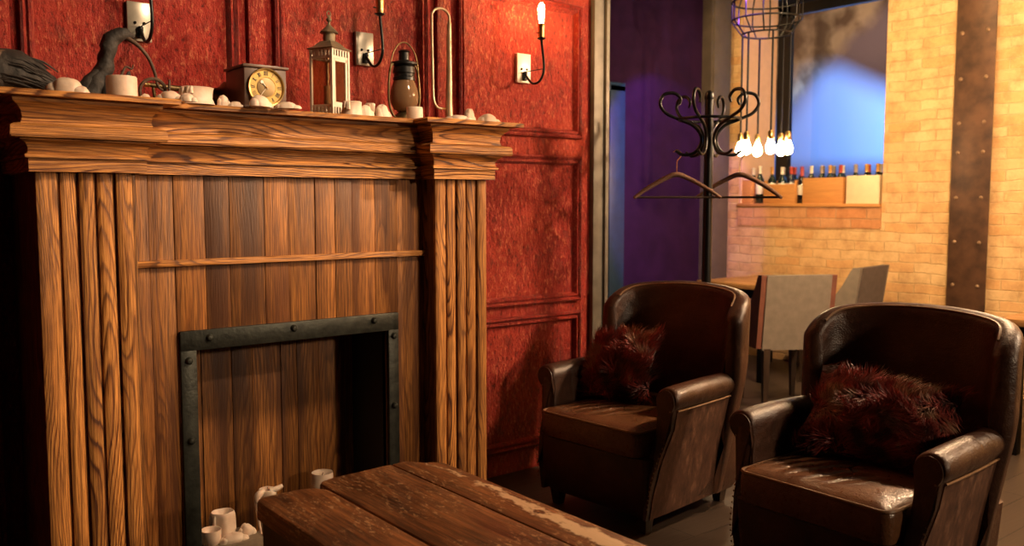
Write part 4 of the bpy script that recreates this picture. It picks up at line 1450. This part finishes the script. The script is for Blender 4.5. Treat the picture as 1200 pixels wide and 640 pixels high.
dining_chair('grey backed dining chair with red brown wings between the two armchairs', (5.17, 3.53, 0), R(60))
dining_chair('dark backed dining chair against the bricks, right of the pair', (6.12, 3.66, 0), R(97), 'dark_fabric', 'grey_fabric')
dining_chair('black dining chair showing its top behind the right hand table', (6.22, 1.75, 0), R(180), 'dark_fabric', 'dark_fabric')

# steel column on the brick wall with its rivets
sc_ = thing('steel_column', 'rusty brown riveted steel column standing against the yellow bricks', 'column', (BX, 2.945, 0))
b = MB(); b.box(-0.038, 0.0, -0.12, 0.095, 0, 3.6); b.box(-0.05, -0.037, -0.15, 0.125, 0, 3.6, 0.003)
b.build('flange', 'rust_steel', sc_)
rv = None
for z in (2.88, 2.581, 2.256, 1.94, 1.73, 1.405, 1.084, 0.77, 0.45):
    for y in (-0.095, 0.08):
        if rv is None:
            b = MB(); b.ball((0, 0, 0), 0.015, 12, (0.7, 1, 1)); rv = b.build('rivet', 'rivet_steel', sc_); rv.location = (-0.052, y, z)
        else:
            c = rv.copy(); COL.objects.link(c); c.location = (-0.052, y, z)

# pendant cluster: wire cage with six bulbs
pc = (5.25, 3.76)
pd = thing('pendant_lamp', 'black wire cage pendant lamp with six glowing bulbs', 'pendant lamp', (pc[0], pc[1], 1.70))
b = MB()
RT, RB = 0.235, 0.165
for (r, z) in ((RT, 1.05), (RT, 0.925), (RB, 0.83)):
    b.tube([(r * math.cos(2 * PI * k / 32), r * math.sin(2 * PI * k / 32), z) for k in range(33)], 0.0065, 7)
for k in range(12):
    a = 2 * PI * k / 12
    ca, sa = math.cos(a), math.sin(a)
    b.tube([(0.06 * ca, 0.06 * sa, 1.25), (RT * 0.8 * ca, RT * 0.8 * sa, 1.16), (RT * ca, RT * sa, 1.05), (RT * ca, RT * sa, 0.925), (RB * ca, RB * sa, 0.83)], 0.0055, 6)
b.build('cage', 'black_metal', pd, smooth=60)
b = MB(); b.tube([(0, 0, 1.25), (0, 0, 1.885)], 0.008, 8); b.lathe([(0.06, 1.86), (0.06, 1.899)], seg=20); b.lathe([(0.062, 1.245), (0.062, 1.26)], seg=20); b.build('ceiling_cord', 'black_metal', pd)
for k in range(6):
    a = 2 * PI * k / 6 + 0.89
    x, y = RB * math.cos(a), RB * math.sin(a)
    b = MB(); b.tube([(x, y, 0.83), (x, y, 0.16)], 0.007, 8); b.build('rod', 'black_metal', pd)
    b = MB(); b.lathe([(0.012, 0.16), (0.020, 0.15), (0.021, 0.105), (0.018, 0.10)], (x, y, 0), 14); b.build('socket', 'brass', pd)
    b = MB(); b.lathe([(0.014, 0.10), (0.020, 0.085), (0.032, 0.055), (0.034, 0.035), (0.026, 0.012), (0.010, 0.001), (0.002, 0.0)], (x, y, 0), 14); b.build('bulb', 'pendant_glow', pd, smooth=70)
# pendant bulb at the right edge
p2 = thing('pendant_lamp', 'single bare pendant bulb glaring at the top right corner', 'pendant lamp', (4.50, 1.742, 2.235))
b = MB(); b.lathe([(0.012, 0.13), (0.020, 0.11), (0.040, 0.07), (0.046, 0.042), (0.036, 0.012), (0.014, 0.001), (0.002, 0.0)], seg=16); b.build('bulb', 'near_pendant_glow', p2, smooth=70)
b = MB(); b.lathe([(0.014, 0.13), (0.022, 0.132), (0.022, 0.19), (0.008, 0.20)], seg=14); b.build('socket', 'brass', p2)
b = MB(); b.tube([(0, 0, 0.20), (0, 0, 1.365)], 0.005, 7); b.build('cord', 'black_metal', p2)

# ------------------------------------------------------------------ bottles and crates on the ledge
LZ = 1.362


def crate(label, y0, y1, h, mat, x0=6.62, x1=6.90, group='wooden wine crates on the ledge', front=None):
    rt_ = thing('wine_crate', label, 'crate', ((x0 + x1) / 2, (y0 + y1) / 2, LZ), 0, group)
    hw, hd = (y1 - y0) / 2, (x1 - x0) / 2
    t_ = 0.012
    b_ = MB().grain('y'); b_.box(-hd, -hd + t_, -hw, hw, 0, front or h, 0.002); b_.build('front_board', mat, rt_)
    b_ = MB().grain('y'); b_.box(hd - t_, hd, -hw, hw, 0, h, 0.002); b_.build('back_board', mat, rt_)
    for sg in (-1, 1):
        b_ = MB().grain('x'); b_.box(-hd + t_, hd - t_, sg * hw - (t_ if sg > 0 else 0), sg * hw + (t_ if sg < 0 else 0), 0, h, 0.002); b_.build('end_board', mat, rt_)
    b_ = MB().grain('y'); b_.box(-hd + t_, hd - t_, -hw + t_, hw - t_, 0, 0.010); b_.build('bottom_board', mat, rt_)


CR = [('leftmost orange wooden wine crate on the brick ledge', 4.86, 4.962, 0.205, 'crate_wood', None),
      ('low fronted wooden wine crate under the pendant bulbs', 4.42, 4.735, 0.20, 'crate_wood', 0.165),
      ('wide orange wooden wine crate in the middle of the ledge', 3.972, 4.342, 0.215, 'crate_wood', None),
      ('cream white wine crate at the right end of the ledge', 3.655, 3.940, 0.225, 'white_box', None)]
for lb, y0, y1, h, mt, fr in CR:
    crate(lb, y0, y1, h, mt, front=fr)


def bottle(label, x, y, z, kind, cap, lab=True, h=0.30):
    rt_ = thing('wine_bottle', label, 'bottle', (x, y, z), rng.uniform(0, 6), 'wine bottles on the ledge')
    s_ = h / 0.30
    b_ = MB(); b_.lathe([(0.034, 0), (0.037, 0.004), (0.037, 0.175 * s_), (0.034, 0.195 * s_), (0.022, 0.215 * s_), (0.0145, 0.232 * s_), (0.0135, 0.285 * s_), (0.0155, 0.287 * s_), (0.0155, 0.298 * s_), (0.010, 0.30 * s_)], seg=16); b_.build('glass_body', kind, rt_, smooth=50)
    b_ = MB(); b_.lathe([(0.0150, 0.238 * s_), (0.0148, 0.286 * s_), (0.0165, 0.288 * s_), (0.0165, 0.301 * s_), (0.004, 0.302 * s_)], seg=14); b_.build('capsule', cap, rt_)
    if lab:
        b_ = MB(); b_.lathe([(0.0372, 0.075 * s_), (0.0376, 0.076 * s_), (0.0376, 0.16 * s_), (0.0372, 0.161 * s_)], seg=18); b_.build('paper_label', 'label_white', rt_)


bottle('free standing wine bottle with white label in the gap left of the low crate', 6.66, 4.802, LZ, 'bottle_glass', 'label_white', True, 0.33)
bottle('slim dark wine bottle standing between the low crate and the wide crate', 6.67, 4.3825, LZ, 'bottle_black', 'cork_red', True, 0.29)
IN = {0: [(6.70, 4.90, 'label_white'), (6.82, 4.915, 'capsule_grey')],
      1: [(6.68, 4.69, 'capsule_gold'), (6.70, 4.60, 'label_white'), (6.70, 4.51, 'cork_red'), (6.80, 4.655, 'capsule_grey'), (6.82, 4.555, 'cork_red'), (6.76, 4.445, 'cork_red')],
      2: [(6.68, 4.30, 'label_white'), (6.70, 4.215, 'capsule_grey'), (6.68, 4.125, 'capsule_gold'), (6.69, 4.035, 'cork_red'), (6.79, 4.26, 'capsule_grey'), (6.81, 4.17, 'capsule_grey'), (6.79, 4.075, 'label_white')],
      3: [(6.68, 3.895, 'capsule_grey'), (6.68, 3.80, 'capsule_gold'), (6.68, 3.705, 'capsule_gold'), (6.80, 3.85, 'cork_red'), (6.80, 3.75, 'label_white')]}
cn = ['leftmost orange crate', 'low fronted crate', 'wide orange crate', 'cream white crate']
capn = {'label_white': 'white', 'capsule_grey': 'grey', 'capsule_gold': 'amber', 'cork_red': 'red'}
order = ['first', 'second', 'third', 'fourth']
for ci, lst in IN.items():
    cnt = {}
    for (x, y, cap) in sorted(lst, key=lambda q: (q[0] > 6.75, -q[1])):
        row = 'back' if x > 6.75 else 'front'
        k = cnt.get(row, 0); cnt[row] = k + 1
        bottle('%s capped wine bottle, %s from left, %s row, in the %s' % (capn[cap], order[k], row, cn[ci]), x, y, LZ + 0.011, rng.choice(['bottle_glass', 'bottle_black']), cap, ci == 1, 0.305)

# added unseen lamp, its frame cut to shape the far wall's blue patch
LP = Vector((7.62, 2.75, 2.75))
sl_ = thing('added_blue_lamp', 'added blue lamp with light shaping frame hidden behind the brick pier', 'added lamp', LP)
tgt = [Vector(p) for p in ((9.0, 5.681, 2.943), (9.0, 4.60, 2.36), (9.0, 4.60, 1.75), (9.0, 6.45, 1.75), (9.0, 6.35, 2.15))]
k_ = 0.20
q = [(p - LP) * k_ for p in tgt]
cq = sum(q, Vector()) / len(q)
axd = cq.normalized()
out = [cq + (p - cq).normalized() * 0.75 for p in q]
b = MB()
b.loft([q, out, [p + axd * 0.006 for p in out], [p + axd * 0.006 for p in q], q], closed=True, cap=False)
b.build('patch_frame', 'black_metal', sl_, smooth=0)
b = MB(); mt = axd.to_track_quat('Z', 'Y').to_matrix().to_4x4()
b.lathe([(0.05, -0.20), (0.075, -0.18), (0.08, -0.06), (0.075, -0.05), (0.02, -0.06)], seg=18, mat=mt); b.build('housing', 'black_metal', sl_)
b = MB(); b.tube([(0, 0, 0.08), (0, 0, 0.85)], 0.012, 8); b.build('hanging_arm', 'black_metal', sl_)
light('blue_lamp_beam', 'SPOT', LP, LP + axd, 5200, (0.13, 0.42, 1.0), spot_size=R(75), spot_blend=0.3, shadow_soft_size=0.035)
